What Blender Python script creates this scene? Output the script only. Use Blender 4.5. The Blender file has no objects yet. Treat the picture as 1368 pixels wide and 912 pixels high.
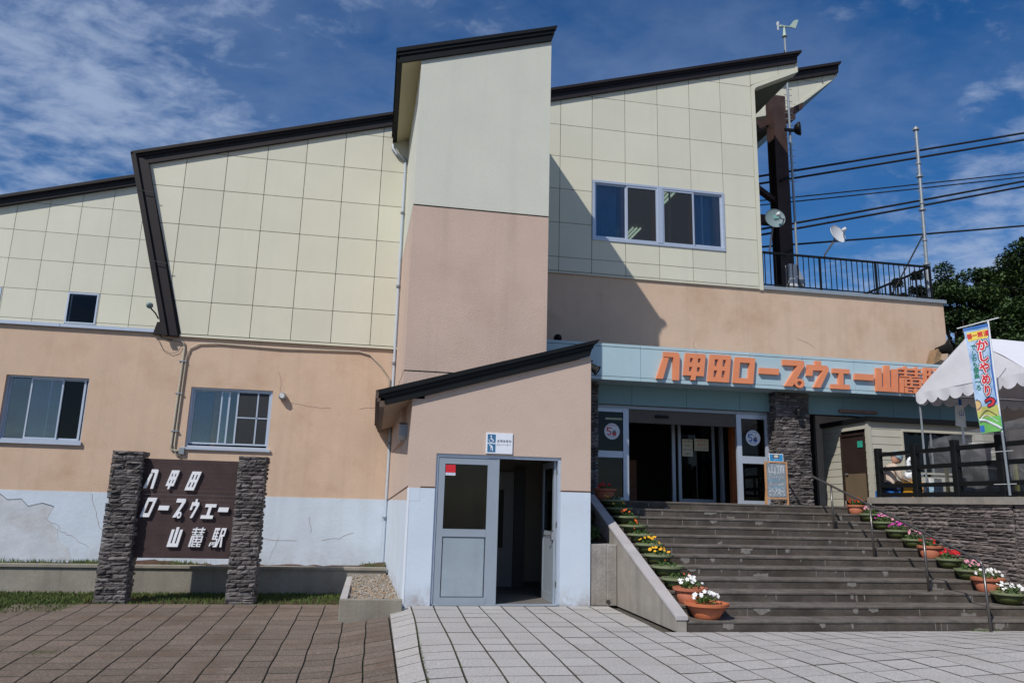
import bpy, math, random
from mathutils import Vector, Matrix
random.seed(7)
S=bpy.context.scene; COL=S.collection
R=math.radians
# ---------------------------------------------------------------- camera, sky, sun, exposure
yaw,pitch,roll=R(10.0),R(12.1),R(1.51)
f=Vector((math.sin(yaw)*math.cos(pitch),math.cos(yaw)*math.cos(pitch),math.sin(pitch)))
r=Vector((math.cos(yaw),-math.sin(yaw),0)); u=r.cross(f)
r2=math.cos(roll)*r+math.sin(roll)*u; u2=-math.sin(roll)*r+math.cos(roll)*u
cam=bpy.data.cameras.new('camera'); cam.sensor_width=36; cam.lens=36*1005/1368; cam.clip_end=3000; cam.clip_start=.05
co=bpy.data.objects.new('camera',cam); COL.objects.link(co)
co.matrix_world=Matrix(((r2.x,u2.x,-f.x,0),(r2.y,u2.y,-f.y,0),(r2.z,u2.z,-f.z,1.6),(0,0,0,1)))
S.camera=co
S.view_settings.view_transform='Standard'; S.view_settings.look='None'; S.view_settings.gamma=1
S.view_settings.exposure=0.05
SUND=Vector((1.03,1,-1.45)).normalized()
sl=bpy.data.lights.new('sun','SUN'); sl.energy=3.7; sl.angle=R(.5); sl.color=(1,.955,.88)
so=bpy.data.objects.new('sun',sl); COL.objects.link(so); so.rotation_euler=SUND.to_track_quat('-Z','Y').to_euler()
W=bpy.data.worlds.new('World'); S.world=W; W.use_nodes=True
nt=W.node_tree; N=nt.nodes; L=nt.links; N.clear()
out=N.new('ShaderNodeOutputWorld'); bg=N.new('ShaderNodeBackground'); bg.inputs[1].default_value=.085
sky=N.new('ShaderNodeTexSky'); sky.sky_type='NISHITA'; sky.sun_disc=False
sky.sun_elevation=math.asin(-SUND.z); sky.sun_rotation=math.atan2(-SUND.x,-SUND.y)
sky.air_density=1.0; sky.dust_density=.35; sky.ozone_density=2.2; sky.altitude=600
tc=N.new('ShaderNodeTexCoord'); sep=N.new('ShaderNodeSeparateXYZ'); L.new(tc.outputs['Generated'],sep.inputs[0])
def wm(op,a,b=None,cl=False):
    n=N.new('ShaderNodeMath'); n.operation=op; n.use_clamp=cl
    for i,v in enumerate((a,b)):
        if v is None: continue
        if isinstance(v,(int,float)): n.inputs[i].default_value=v
        else: L.new(v,n.inputs[i])
    return n.outputs[0]
zc=wm('ADD',wm('MAXIMUM',sep.outputs[2],0.0),.12)
cx=wm('DIVIDE',sep.outputs[0],zc); cy=wm('DIVIDE',sep.outputs[1],zc)
comb=N.new('ShaderNodeCombineXYZ'); L.new(cx,comb.inputs[0]); L.new(cy,comb.inputs[1])
def noise(vec,scale,detail,rough,dist=0,rot=0,sc=(1,1,1),off=(0,0,0)):
    mp=N.new('ShaderNodeMapping'); L.new(vec,mp.inputs[0]); mp.inputs['Rotation'].default_value=(0,0,rot); mp.inputs['Scale'].default_value=sc; mp.inputs['Location'].default_value=off
    n=N.new('ShaderNodeTexNoise'); L.new(mp.outputs[0],n.inputs['Vector']); n.inputs['Scale'].default_value=scale
    n.inputs['Detail'].default_value=detail; n.inputs['Roughness'].default_value=rough; n.inputs['Distortion'].default_value=dist
    return n.outputs['Fac']
def ramp(x,a,b):
    n=N.new('ShaderNodeMapRange'); L.new(x,n.inputs[0]); n.inputs[1].default_value=a; n.inputs[2].default_value=b; n.interpolation_type='SMOOTHSTEP'
    return n.outputs[0]
n1=noise(comb.outputs[0],.75,5,.55,.25,.5,(1,1.6,1),(3.1,1.7,0))
n2=noise(comb.outputs[0],9.0,6,.60,.25,.9,(1,1.25,1),(.4,0,0))
n3=noise(comb.outputs[0],2.0,4,.5,.1,.3,(1,1.3,1),(1.4,5.2,0))
# cloud cover: more towards the left of the view and low on the right, clear blue in between
left=ramp(wm('ADD',sep.outputs[0],wm('MULTIPLY',n1,.35)),.42,-.30)
right=ramp(wm('SUBTRACT',wm('ADD',wm('MULTIPLY',sep.outputs[0],.9),wm('MULTIPLY',n1,.45)),sep.outputs[2]),.22,.55)
cover=wm('MAXIMUM',wm('MULTIPLY',left,.95),right,True)
puff=wm('ADD',wm('MULTIPLY',n2,.62),wm('MULTIPLY',n3,.5))
th=ramp(wm('ADD',puff,wm('MULTIPLY',cover,.22)),.575,.92)
faint=wm('MULTIPLY',ramp(wm('ADD',n1,wm('MULTIPLY',n2,.3)),.48,.85),.30)
mask=wm('MULTIPLY',wm('MAXIMUM',th,faint),.74,True)
hs=N.new('ShaderNodeHueSaturation'); hs.inputs['Hue'].default_value=.507; hs.inputs['Saturation'].default_value=1.38; hs.inputs['Value'].default_value=1.06; L.new(sky.outputs[0],hs.inputs['Color'])
mx=N.new('ShaderNodeMix'); mx.data_type='RGBA'; L.new(mask,mx.inputs[0]); L.new(hs.outputs[0],mx.inputs[6]); mx.inputs[7].default_value=(4.6,5.6,7.6,1)
L.new(mx.outputs[2],bg.inputs[0]); L.new(bg.outputs[0],out.inputs[0])

# ---------------------------------------------------------------- materials
MATS={}
def mat(name,col,rough=.8,var=.12,scale=6,bump=0,bscale=60,metal=0,col2=None,rnd=0,stain=0,spec=.4,streak=0,cracks=0,grime=None,speck=None):
    if name in MATS: return MATS[name]
    m=bpy.data.materials.new(name); MATS[name]=m; m.use_nodes=True; t=m.node_tree; n=t.nodes; l=t.links
    b=n['Principled BSDF']; b.inputs['Roughness'].default_value=rough; b.inputs['Metallic'].default_value=metal
    b.inputs['Specular IOR Level'].default_value=spec
    geo=n.new('ShaderNodeNewGeometry'); pos=geo.outputs['Position']
    def nz(sc,det=5,ro=.55,mapsc=(1,1,1),vec=pos):
        mp=n.new('ShaderNodeMapping'); l.new(vec,mp.inputs[0]); mp.inputs['Scale'].default_value=mapsc
        q=n.new('ShaderNodeTexNoise'); l.new(mp.outputs[0],q.inputs['Vector']); q.inputs['Scale'].default_value=sc; q.inputs['Detail'].default_value=det; q.inputs['Roughness'].default_value=ro
        return q.outputs['Fac']
    def mixc(fac,a,c,mode='MIX'):
        x=n.new('ShaderNodeMix'); x.data_type='RGBA'; x.blend_type=mode
        if isinstance(fac,(int,float)): x.inputs[0].default_value=fac
        else: l.new(fac,x.inputs[0])
        for i,v in ((6,a),(7,c)):
            if isinstance(v,tuple): x.inputs[i].default_value=(*v[:3],1)
            else: l.new(v,x.inputs[i])
        return x.outputs[2]
    def rng(x,a,c,d=0,e=1):
        q=n.new('ShaderNodeMapRange'); l.new(x,q.inputs[0]); q.inputs[1].default_value=a;q.inputs[2].default_value=c;q.inputs[3].default_value=d;q.inputs[4].default_value=e; return q.outputs[0]
    c=tuple(col)
    lo=tuple(x*(1-var) for x in col); hi=tuple(min(1,x*(1+var)) for x in (col2 or col))
    colr=mixc(rng(nz(scale),.3,.7),lo,hi)
    if var>0: colr=mixc(rng(nz(scale*9,3),.3,.7,0,.5),colr,tuple(x*(1-var*.8) for x in col))
    if speck:   # pale and dark aggregate grains
        sc_,lo_,hi_,am=speck
        colr=mixc(rng(nz(sc_,2,.5),.60,.68,0,am),colr,hi_); colr=mixc(rng(nz(sc_*1.3,2,.5,(1,1.07,1)),.42,.33,0,am),colr,lo_)
    if rnd:
        oi=n.new('ShaderNodeObjectInfo'); 
        colr=mixc(1.0,colr,mixc(oi.outputs['Random'],tuple([1-rnd]*3),tuple([1+rnd*.6]*3)),'MULTIPLY')
    if stain:
        colr=mixc(rng(nz(.9,6,.65),.5,.72,0,stain),colr,tuple(x*k for x,k in zip(col,(.72,.62,.52))))
        colr=mixc(rng(nz(.6,5,.6,(1,1,1)),.56,.75,0,stain*.8),colr,tuple(min(1,x*1.25) for x in col))
    if streak:
        colr=mixc(rng(nz(1.0,5,.6,(3.2,3.2,.12)),.52,.75,0,streak),colr,tuple(x*.45 for x in col))
    if cracks:
        v=n.new('ShaderNodeTexVoronoi'); v.feature='DISTANCE_TO_EDGE'; v.inputs['Scale'].default_value=1.15
        ds=n.new('ShaderNodeMix'); ds.data_type='RGBA'; ds.inputs[0].default_value=.12; l.new(pos,ds.inputs[6])
        q=n.new('ShaderNodeTexNoise'); q.inputs['Scale'].default_value=3; q.inputs['Detail'].default_value=6; l.new(pos,q.inputs['Vector']); l.new(q.outputs['Color'],ds.inputs[7]); l.new(ds.outputs[2],v.inputs['Vector'])
        cr=rng(v.outputs['Distance'],.004,.010,1,0)
        mk=rng(nz(.5,3),.5,.6,0,cracks); mm=n.new('ShaderNodeMath'); mm.operation='MULTIPLY'; l.new(cr,mm.inputs[0]); l.new(mk,mm.inputs[1])
        colr=mixc(mm.outputs[0],colr,tuple(x*.45 for x in col))
    if grime:   # dirt rising from the foot: (z0, z1, strength)
        sp=n.new('ShaderNodeSeparateXYZ'); l.new(pos,sp.inputs[0])
        g=rng(sp.outputs[2],grime[0],grime[1],1,0); k=rng(nz(3.5,6,.7),.42,.68,0,grime[2])
        mm=n.new('ShaderNodeMath'); mm.operation='MULTIPLY'; l.new(g,mm.inputs[0]); l.new(k,mm.inputs[1])
        colr=mixc(mm.outputs[0],colr,(.22,.15,.09))
    l.new(colr,b.inputs['Base Color'])
    if bump:
        bp=n.new('ShaderNodeBump'); bp.inputs['Strength'].default_value=bump; bp.inputs['Distance'].default_value=.02
        l.new(nz(bscale,4,.6),bp.inputs['Height']); l.new(bp.outputs[0],b.inputs['Normal'])
    return m
def emis(name,col,s):
    m=bpy.data.materials.new(name); m.use_nodes=True; b=m.node_tree.nodes['Principled BSDF']
    b.inputs['Base Color'].default_value=(*col,1); b.inputs['Emission Color'].default_value=(*col,1); b.inputs['Emission Strength'].default_value=s; return m
def glass(name,tint=(.75,.82,.85),fres=1.5,extra=.05,rough=.02,film=0):
    m=bpy.data.materials.new(name); m.use_nodes=True; t=m.node_tree; n=t.nodes; l=t.links; n.clear()
    o=n.new('ShaderNodeOutputMaterial'); tr=n.new('ShaderNodeBsdfTransparent'); tr.inputs[0].default_value=(*tint,1)
    g=n.new('ShaderNodeBsdfGlossy'); g.inputs['Roughness'].default_value=rough; g.inputs[0].default_value=(.9,.95,1,1)
    fr=n.new('ShaderNodeFresnel'); fr.inputs[0].default_value=fres
    ad=n.new('ShaderNodeMath'); ad.operation='ADD'; ad.inputs[1].default_value=extra; ad.use_clamp=True; l.new(fr.outputs[0],ad.inputs[0])
    mx=n.new('ShaderNodeMixShader'); l.new(ad.outputs[0],mx.inputs[0]); l.new(tr.outputs[0],mx.inputs[1]); l.new(g.outputs[0],mx.inputs[2]); 
    if film:
        df=n.new('ShaderNodeBsdfDiffuse'); df.inputs[0].default_value=(.62,.64,.68,1); m2=n.new('ShaderNodeMixShader')
        tx=n.new('ShaderNodeTexNoise'); tx.inputs['Scale'].default_value=2.2; tx.inputs['Detail'].default_value=3; tx.inputs['Distortion'].default_value=2.5
        rg=n.new('ShaderNodeMapRange'); rg.inputs[1].default_value=.42; rg.inputs[2].default_value=.7; rg.inputs[3].default_value=film*.75; rg.inputs[4].default_value=film*1.5
        l.new(tx.outputs['Fac'],rg.inputs[0]); l.new(rg.outputs[0],m2.inputs[0]); l.new(mx.outputs[0],m2.inputs[1]); l.new(df.outputs[0],m2.inputs[2]); l.new(m2.outputs[0],o.inputs[0]); return m
    l.new(mx.outputs[0],o.inputs[0]); return m
M={}
M['beige']=mat('beige_stucco',(.60,.44,.325),.9,.05,2.2,.5,45,stain=.55,cracks=.10,streak=.2)
M['beigehut']=mat('beige_stucco_fine',(.54,.42,.35),.9,.04,2.2,.3,48,stain=.16)
M['pinktower']=mat('pinkish_stucco',(.555,.42,.35),.9,.05,1.5,.5,42,stain=.3,streak=.22)
M['white']=mat('white_wall_paint',(.56,.64,.74),.75,.04,2,.15,20,stain=.15,cracks=.0,grime=(-.05,.35,.9))
M['whitemain']=mat('white_wall_paint_old',(.56,.64,.73),.8,.06,2,.25,14,stain=.22,streak=.16,cracks=.9,grime=(.1,.8,.3))
M['cream']=mat('cream_cladding',(.635,.618,.505),.5,.035,1.2,.05,20,rnd=.05,spec=.35,streak=.08)
M['towercream']=mat('cream_tower_stucco',(.595,.60,.525),.85,.035,1.5,.35,42,streak=.08)
M['soffit']=mat('cream_soffit',(.50,.46,.30),.7,.05,3)
M['joint']=mat('dark_joint',(.05,.055,.05),.9,.1)
M['roof']=mat('dark_brown_metal',(.022,.018,.020),.55,.15,3,spec=.22)
M['black']=mat('black_metal',(.008,.009,.010),.5,.15,3,spec=.2)
M['alu']=mat('aluminium_frame',(.50,.56,.66),.38,.05,8,metal=.35)
M['aludoor']=mat('door_aluminium',(.33,.38,.44),.42,.05,4,metal=.3)
M['bluecan']=mat('pale_blue_panel',(.40,.545,.61),.55,.04,1.5,rnd=.04,streak=.1)
M['teal']=mat('teal_panel',(.20,.34,.37),.6,.06,1.5,rnd=.05)
M['orange']=mat('orange_letter_paint',(.74,.26,.125),.5,.06,4)
M['letterwhite']=mat('white_letter_paint',(.80,.81,.84),.5,.03,4)
M['board']=mat('brown_painted_board',(.052,.030,.030),.7,.25,4)
M['stoned']=mat('dark_ledge_stone',(.115,.106,.108),.9,.3,14,.3,40,rnd=.6,col2=(.165,.145,.138))
M['stonep']=mat('grey_ledge_stone',(.155,.138,.135),.9,.3,14,.35,40,rnd=.5,col2=(.21,.175,.16))
M['mortar']=mat('dark_mortar',(.018,.017,.017),.95,.3,10)
M['step']=mat('dark_step_concrete',(.068,.057,.048),.88,.35,2.4,.5,50,col2=(.105,.088,.075),stain=.8)
M['nosing']=mat('grey_step_nosing',(.118,.102,.09),.88,.3,5,.3,60,col2=(.155,.136,.12),stain=.6)
M['concrete']=mat('weathered_concrete',(.30,.275,.245),.9,.16,3,.4,40,streak=.75,stain=.5)
M['concretel']=mat('pale_concrete_coping',(.42,.40,.40),.9,.12,3,.3,40,stain=.4)
M['planterc']=mat('planter_concrete',(.27,.25,.21),.9,.2,2.2,.35,30,streak=.6,stain=.7)
M['wpave']=mat('white_speckled_paver',(.44,.42,.405),.9,.2,40,.35,170,rnd=.07,stain=.25,speck=(48,(.22,.21,.20),(.66,.65,.63),.75))
M['bpave']=mat('brown_speckled_paver',(.155,.118,.092),.92,.3,40,.5,150,rnd=.18,col2=(.215,.160,.125),stain=.9,speck=(44,(.07,.055,.045),(.36,.31,.27),.8))
M['sand']=mat('joint_soil',(.085,.076,.062),.95,.4,12)
M['soil']=mat('brown_soil',(.085,.045,.030),.95,.4,12,.9,25)
M['gravel']=mat('pale_gravel',(.42,.37,.31),.9,.3,20,rnd=.4)
M['grass']=mat('grass_green',(.055,.105,.018),.8,.45,5,rnd=.2,col2=(.11,.15,.035))
M['leafd']=mat('dark_leaf',(.026,.052,.015),.7,.5,.8,col2=(.055,.095,.026))
M['leafc']=mat('conifer_needles',(.014,.030,.014),.75,.5,1.2,col2=(.03,.05,.018))
M['leafm']=mat('mid_leaf',(.045,.082,.02),.7,.5,1.2,col2=(.07,.11,.03))
M['potleaf']=mat('pot_plant_leaf',(.045,.10,.022),.6,.4,12,col2=(.08,.15,.03))
M['bark']=mat('bark',(.07,.05,.035),.9,.3,8,.6,20)
M['terra']=mat('terracotta',(.40,.135,.075),.75,.12,10)
M['terra2']=mat('orange_terracotta',(.47,.14,.06),.65,.1,10)
M['potgreen']=mat('olive_green_plastic',(.062,.078,.022),.5,.08,10)
M['potrim']=mat('pale_green_rim',(.19,.22,.12),.5,.08,10)
M['steel']=mat('brushed_steel_tube',(.16,.15,.145),.35,.1,10,metal=.7)
M['galv']=mat('galvanised_pipe',(.30,.33,.36),.45,.1,10,metal=.4)
M['rust']=mat('rusty_steel',(.055,.030,.026),.7,.4,3)
M['siding']=mat('cream_siding_board',(.47,.45,.375),.6,.05,3,rnd=.05)
M['doorbr']=mat('brown_door',(.035,.022,.018),.5,.2,3)
M['doortan']=mat('tan_door_panel',(.16,.115,.07),.6,.1,3)
M['tent']=mat('white_tent_fabric',(.67,.67,.72),.8,.04,1.5,.5,3)
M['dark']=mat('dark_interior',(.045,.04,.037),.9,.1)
M['ivory']=mat('ivory_interior',(.16,.14,.12),.8,.1)
M['curtain']=mat('blue_curtain',(.10,.20,.36),.85,.15,3)
M['curtainp']=mat('pale_grey_curtain',(.22,.34,.42),.85,.1,3)
M['wood']=mat('orange_wood_frame',(.62,.20,.075),.6,.15,6)
M['woodl']=mat('light_wood_frame',(.55,.30,.15),.6,.15,10)
M['pipe']=mat('beige_pvc_pipe',(.47,.42,.34),.5,.05,5)
M['pvc']=mat('pale_blue_downpipe',(.46,.52,.60),.5,.05,5)
M['signwhite']=mat('sign_white',(.72,.76,.84),.5,.02,5)
M['signblue']=mat('sign_blue',(.035,.15,.30),.5,.05,5)
M['red']=mat('red_print',(.60,.02,.03),.5,.05,5)
M['bluep']=mat('blue_print',(.03,.13,.42),.5,.05,5)
M['ink']=mat('dark_print',(.08,.08,.10),.6,.05,5)
M['yellow']=mat('yellow_print',(.75,.58,.10),.6,.05,5)
M['greenp']=mat('green_print',(.14,.42,.10),.6,.08,5)
M['gdark']=mat('dark_green_print',(.02,.20,.12),.6,.08,5)
M['flagblue']=mat('flag_sky_blue',(.26,.43,.68),.75,.2,4,col2=(.55,.66,.80))
M['crate']=mat('yellow_plastic_crate',(.62,.30,.02),.5,.08,6)
M['bluepl']=mat('blue_plastic',(.02,.13,.42),.4,.08,6)
M['tubpl']=mat('pale_blue_plastic',(.22,.38,.52),.4,.08,6)
M['greypl']=mat('grey_plastic',(.30,.33,.37),.5,.08,6)
M['whitepl']=mat('white_plastic',(.72,.74,.78),.45,.04,6)
M['table']=mat('brown_table_top',(.28,.12,.075),.6,.2,6)
M['pan']=mat('steel_pot',(.50,.48,.46),.35,.1,6,metal=.6)
M['skin']=mat('skin',(.42,.23,.16),.6,.06,12)
M['smock']=mat('beige_smock',(.52,.42,.35),.85,.1,8)
M['navy']=mat('navy_trousers',(.015,.03,.075),.85,.15,8)
M['hat']=mat('pale_blue_head_cloth',(.26,.36,.43),.85,.1,8)
M['apron']=mat('white_apron',(.62,.60,.55),.85,.08,8)
M['dish']=mat('white_dish_paint',(.60,.61,.63),.5,.05,8)
M['dishg']=mat('grey_green_dish_paint',(.20,.27,.28),.5,.05,8)
M['vane']=mat('pale_green_vane_paint',(.42,.52,.44),.5,.08,8)
M['cable']=mat('black_cable',(.015,.015,.018),.6,.1)
M['glass']=glass('window_glass')
M['glassd']=glass('dark_window_glass',(.30,.30,.31),1.33,.0)
M['glassw']=glass('mesh_window_glass',(.30,.30,.28),1.25,.0,.08)
M['screen']=glass('grey_insect_screen',(.36,.35,.34),1.1,.05,.6)
M['sheet']=glass('clear_plastic_sheet',(.85,.86,.88),1.4,.05,.35,film=.14)
M['tube']=emis('fluorescent_tube',(.70,1,.85),2.2)
M['tubed']=emis('dim_fluorescent_tube',(.70,.95,.85),.7)
PET={k:mat('petal_'+k,c,.7,.15,20) for k,c in dict(white=(.78,.78,.76),red=(.60,.012,.02),pink=(.75,.34,.42),magenta=(.56,.06,.36),orange=(.75,.12,.015),yellow=(.80,.42,.02)).items()}

# ---------------------------------------------------------------- geometry helpers
class MB:
    def __init__(s): s.v=[]; s.f=[]; s.m=[]
    def add(s,vs,fs,mi=0):
        o=len(s.v); s.v+= [tuple(v) for v in vs]; s.f+=[tuple(i+o for i in q) for q in fs]; s.m+=[mi]*len(fs); return s
    def box(s,x0,x1,y0,y1,z0,z1,mi=0):
        return s.add([(x0,y0,z0),(x1,y0,z0),(x1,y1,z0),(x0,y1,z0),(x0,y0,z1),(x1,y0,z1),(x1,y1,z1),(x0,y1,z1)],
            [(0,3,2,1),(4,5,6,7),(0,1,5,4),(1,2,6,5),(2,3,7,6),(3,0,4,7)],mi)
    def bevbox(s,x0,x1,y0,y1,z0,z1,b=.01,mi=0):
        # box with chamfered front and top edges (towards -y)
        vs=[];A=[(x0+b,z0+b),(x1-b,z0+b),(x1-b,z1-b),(x0+b,z1-b)];B=[(x0,z0),(x1,z0),(x1,z1),(x0,z1)]
        vs=[(x,y0,z) for x,z in A]+[(x,y0+b,z) for x,z in B]+[(x,y1,z) for x,z in B]
        fs=[(0,1,2,3)]+[(i,i+4,(i+1)%4+4,(i+1)%4) for i in range(4)]+[(i+4,i+8,(i+1)%4+8,(i+1)%4+4) for i in range(4)]+[(11,10,9,8)]
        return s.add(vs,fs,mi)
    def prism(s,pts,y0,y1,mi=0,axis='y'):
        # polygon pts in the plane across the axis, extruded along it
        n=len(pts)
        if axis=='y': P=lambda p,t:(p[0],t,p[1])
        elif axis=='x': P=lambda p,t:(t,p[0],p[1])
        else: P=lambda p,t:(p[0],p[1],t)
        a=sum(pts[i][0]*pts[(i+1)%n][1]-pts[(i+1)%n][0]*pts[i][1] for i in range(n))
        q=list(pts) if (a>0) else list(pts)[::-1]
        vs=[P(p,y0) for p in q]+[P(p,y1) for p in q]
        fs=[tuple(range(n)),tuple(range(2*n-1,n-1,-1))]+[(i,i+n,(i+1)%n+n,(i+1)%n) for i in range(n)]
        if axis!='y': fs=[tuple(reversed(t)) for t in fs]
        return s.add(vs,fs,mi)
    def tube(s,path,rad,n=8,mi=0,cap=True):
        path=[Vector(p) for p in path]; k=len(path); rr=rad if isinstance(rad,(list,tuple)) else [rad]*k
        rings=[];prev=None
        for i,p in enumerate(path):
            d=(path[min(i+1,k-1)]-path[max(i-1,0)]).normalized()
            a=Vector((0,0,1)) if abs(d.z)<.9 else Vector((0,1,0))
            e=d.cross(a).normalized(); 
            if prev is not None and e.dot(prev)<0: e=-e
            prev=e; g=d.cross(e)
            rings.append([p+e*math.cos(2*math.pi*j/n)*rr[i]+g*math.sin(2*math.pi*j/n)*rr[i] for j in range(n)])
        vs=[v for q in rings for v in q]; fs=[]
        for i in range(k-1):
            for j in range(n): fs.append((i*n+j,i*n+(j+1)%n,(i+1)*n+(j+1)%n,(i+1)*n+j))
        if cap: fs+= [tuple(range(n-1,-1,-1)),tuple(range((k-1)*n,k*n))]
        return s.add(vs,fs,mi)
    def lathe(s,prof,c=(0,0,0),n=20,mi=0,axis='z',sx=1,sy=1):
        vs=[];fs=[];k=len(prof)
        for rr,z in prof:
            for j in range(n):
                a=2*math.pi*j/n; x=rr*math.cos(a)*sx; y=rr*math.sin(a)*sy
                if axis=='z': vs.append((c[0]+x,c[1]+y,c[2]+z))
                elif axis=='y': vs.append((c[0]+x,c[1]+z,c[2]+y))
                else: vs.append((c[0]+z,c[1]+x,c[2]+y))
        for i in range(k-1):
            for j in range(n): fs.append((i*n+j,i*n+(j+1)%n,(i+1)*n+(j+1)%n,(i+1)*n+j))
        fs+=[tuple(range(n-1,-1,-1)),tuple(range((k-1)*n,k*n))]
        return s.add(vs,fs,mi)
    def xf(s,mtx):
        s.v=[tuple(mtx@Vector(v)) for v in s.v]; return s
    def mesh(s,name,mats,smooth=False):
        me=bpy.data.meshes.new(name); me.from_pydata(s.v,[],s.f)
        for q in (mats if isinstance(mats,(list,tuple)) else [mats]): me.materials.append(q)
        if any(s.m): me.polygons.foreach_set('material_index',s.m)
        if smooth: me.polygons.foreach_set('use_smooth',[True]*len(s.f))
        me.update(); return me
def obj(name,g,mats=None,parent=None,smooth=False,loc=None,kind=None,label=None):
    """g: MB in world coordinates (moved under its parent) or a ready mesh placed at loc"""
    if isinstance(g,MB):
        if parent is not None:
            o0=wloc(parent); g.v=[(a-o0[0],b-o0[1],c-o0[2]) for a,b,c in g.v]
        g=g.mesh(name,mats,smooth)
    o=bpy.data.objects.new(name,g); COL.objects.link(o)
    if parent is not None: o.parent=parent
    if loc is not None: o.location=loc
    if kind: o['kind']=kind
    if label: o['label']=label
    return o
def wloc(o):
    v=Vector(o.location)
    while o.parent: o=o.parent; v=v+Vector(o.location)
    return v
def tag(o,label,cat,group=None):
    o['label']=label; o['category']=cat
    if group: o['group']=group
    return o
def thing(name,label,cat,loc=(0,0,0),group=None):
    o=bpy.data.objects.new(name,None); COL.objects.link(o); o.location=loc; o.empty_display_size=.2
    return tag(o,label,cat,group)
def struct(name,g,mats,kind='structure',smooth=False):
    o=obj(name,g,mats,smooth=smooth); o['kind']=kind; return o
def clip(poly,a,b,c):
    """keep a*x+b*z<=c"""
    o=[];n=len(poly)
    for i in range(n):
        p,q=poly[i],poly[(i+1)%n]; dp=a*p[0]+b*p[1]-c; dq=a*q[0]+b*q[1]-c
        if dp<=0: o.append(p)
        if dp*dq<0:
            t=dp/(dp-dq); o.append((p[0]+t*(q[0]-p[0]),p[1]+t*(q[1]-p[1])))
    return o
def area(p): return abs(sum(p[i][0]*p[(i+1)%len(p)][1]-p[(i+1)%len(p)][0]*p[i][1] for i in range(len(p))))/2
def holes_wall(mb,x0,x1,z0,z1,y0,y1,holes,mi=0):
    xs=sorted({x0,x1,*[h[0] for h in holes],*[h[1] for h in holes]})
    for a,b in zip(xs,xs[1:]):
        if a<x0 or b>x1: continue
        hs=sorted([(h[2],h[3]) for h in holes if h[0]<=a+1e-6 and h[1]>=b-1e-6]); z=z0
        for h0,h1 in hs:
            if h0>z: mb.box(a,b,y0,y1,z,h0,mi)
            z=h1
        if z<z1: mb.box(a,b,y0,y1,z,z1,mi)
    return mb
def text_mb(s,size,extr=.0,res=2):
    c=bpy.data.curves.new('t','FONT'); c.body=s; c.size=size; c.extrude=extr; c.align_x='CENTER'; c.align_y='CENTER'; c.resolution_u=res
    o=bpy.data.objects.new('t',c); COL.objects.link(o); bpy.context.view_layer.update()
    me=bpy.data.meshes.new_from_object(o.evaluated_get(bpy.context.evaluated_depsgraph_get()))
    mb=MB(); mb.add([tuple(v.co) for v in me.vertices],[tuple(p.vertices) for p in me.polygons])
    bpy.data.objects.remove(o); bpy.data.curves.remove(c); bpy.data.meshes.remove(me); return mb
def facing(mb,x,y,z,sx=1.0,shear=0):
    """text drawn in xy, stood up facing -Y at the point given"""
    mb.v=[(x+a*sx+shear*b,y-c,z+b) for a,b,c in mb.v]; return mb

# ---------------------------------------------------------------- ground
def gh(x,y):
    if x<-.4: z=-.2
    elif x<.35: z=-.2+(x+.4)/.75*.12
    elif x<.69: z=-.08+(x-.35)/.34*.08
    else: z=0
    if x>3.2 and y<9.9: z+=.04*(min(x,9)-3.2)*min(1.2,max(0,(9.9-y)/2))
    return z
g=MB(); xs=[-400,-60,-14]+[-12+.5*i for i in range(24)]+[-.4,0,.35,.69]+[1+.5*i for i in range(26)]+[20,60,500]
ys=[-300,-30,-6,0]+[2+.5*i for i in range(30)]+[18,22,30,60,120,900]
n=len(ys)
for x in xs:
    for y in ys: g.v.append((x,y,gh(x,y)-.035))
for i in range(len(xs)-1):
    for j in range(n-1): g.f.append((i*n+j,(i+1)*n+j,(i+1)*n+j+1,i*n+j+1)); g.m.append(0)
ground=struct('ground',g,M['sand'],smooth=True)
def slab(poly,top=0,th=.03,b=.004):
    """paver: chamfered slab following the ground"""
    cx=sum(p[0] for p in poly)/len(poly); cy=sum(p[1] for p in poly)/len(poly)
    dz=random.uniform(-.002,.003); tl=random.uniform(-.006,.006); tw=random.uniform(-.006,.006)
    n=len(poly); vs=[]
    for k in (0,1,2):
        for x,y in poly:
            d=math.hypot(x-cx,y-cy); q=(1-b*1.6/d) if k==0 else 1
            xx=cx+(x-cx)*q; yy=cy+(y-cy)*q
            vs.append((xx,yy,gh(xx,yy)+dz+tl*(xx-cx)+tw*(yy-cy)+(0 if k==0 else -b if k==1 else -th)))
    return _slab(vs,n)
def _slab(vs,n):
    g_=MB().add(vs,[tuple(range(n))],0); g_.f+=[(i+n,(i+1)%n+n,(i+1)%n,i) for i in range(n)]+[(i+2*n,(i+1)%n+2*n,(i+1)%n+n,i+n) for i in range(n)]; g_.m+=[1]*(2*n); return g_
def inview(x,y,z):
    d=Vector((x,y,z-1.6)); w=d.dot(f)
    if w<.3: return False
    px=684+1005*d.dot(r2)/w; py=456-1005*d.dot(u2)/w
    return -60<px<1430 and -60<py<960
white=struct('white_paving',MB().box(.7,10,12.34,12.365,-.03,-.028),M['sand'])
brown=struct('brown_paving',MB().box(-4.8,.3,14.05,14.1,-.24,-.21),M['planterc'])
rest=MB()
def obstacle(x,y):
    return y>9.88 and x>4.0 or (y>12.36 and x>.5)
cells=[]
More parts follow.
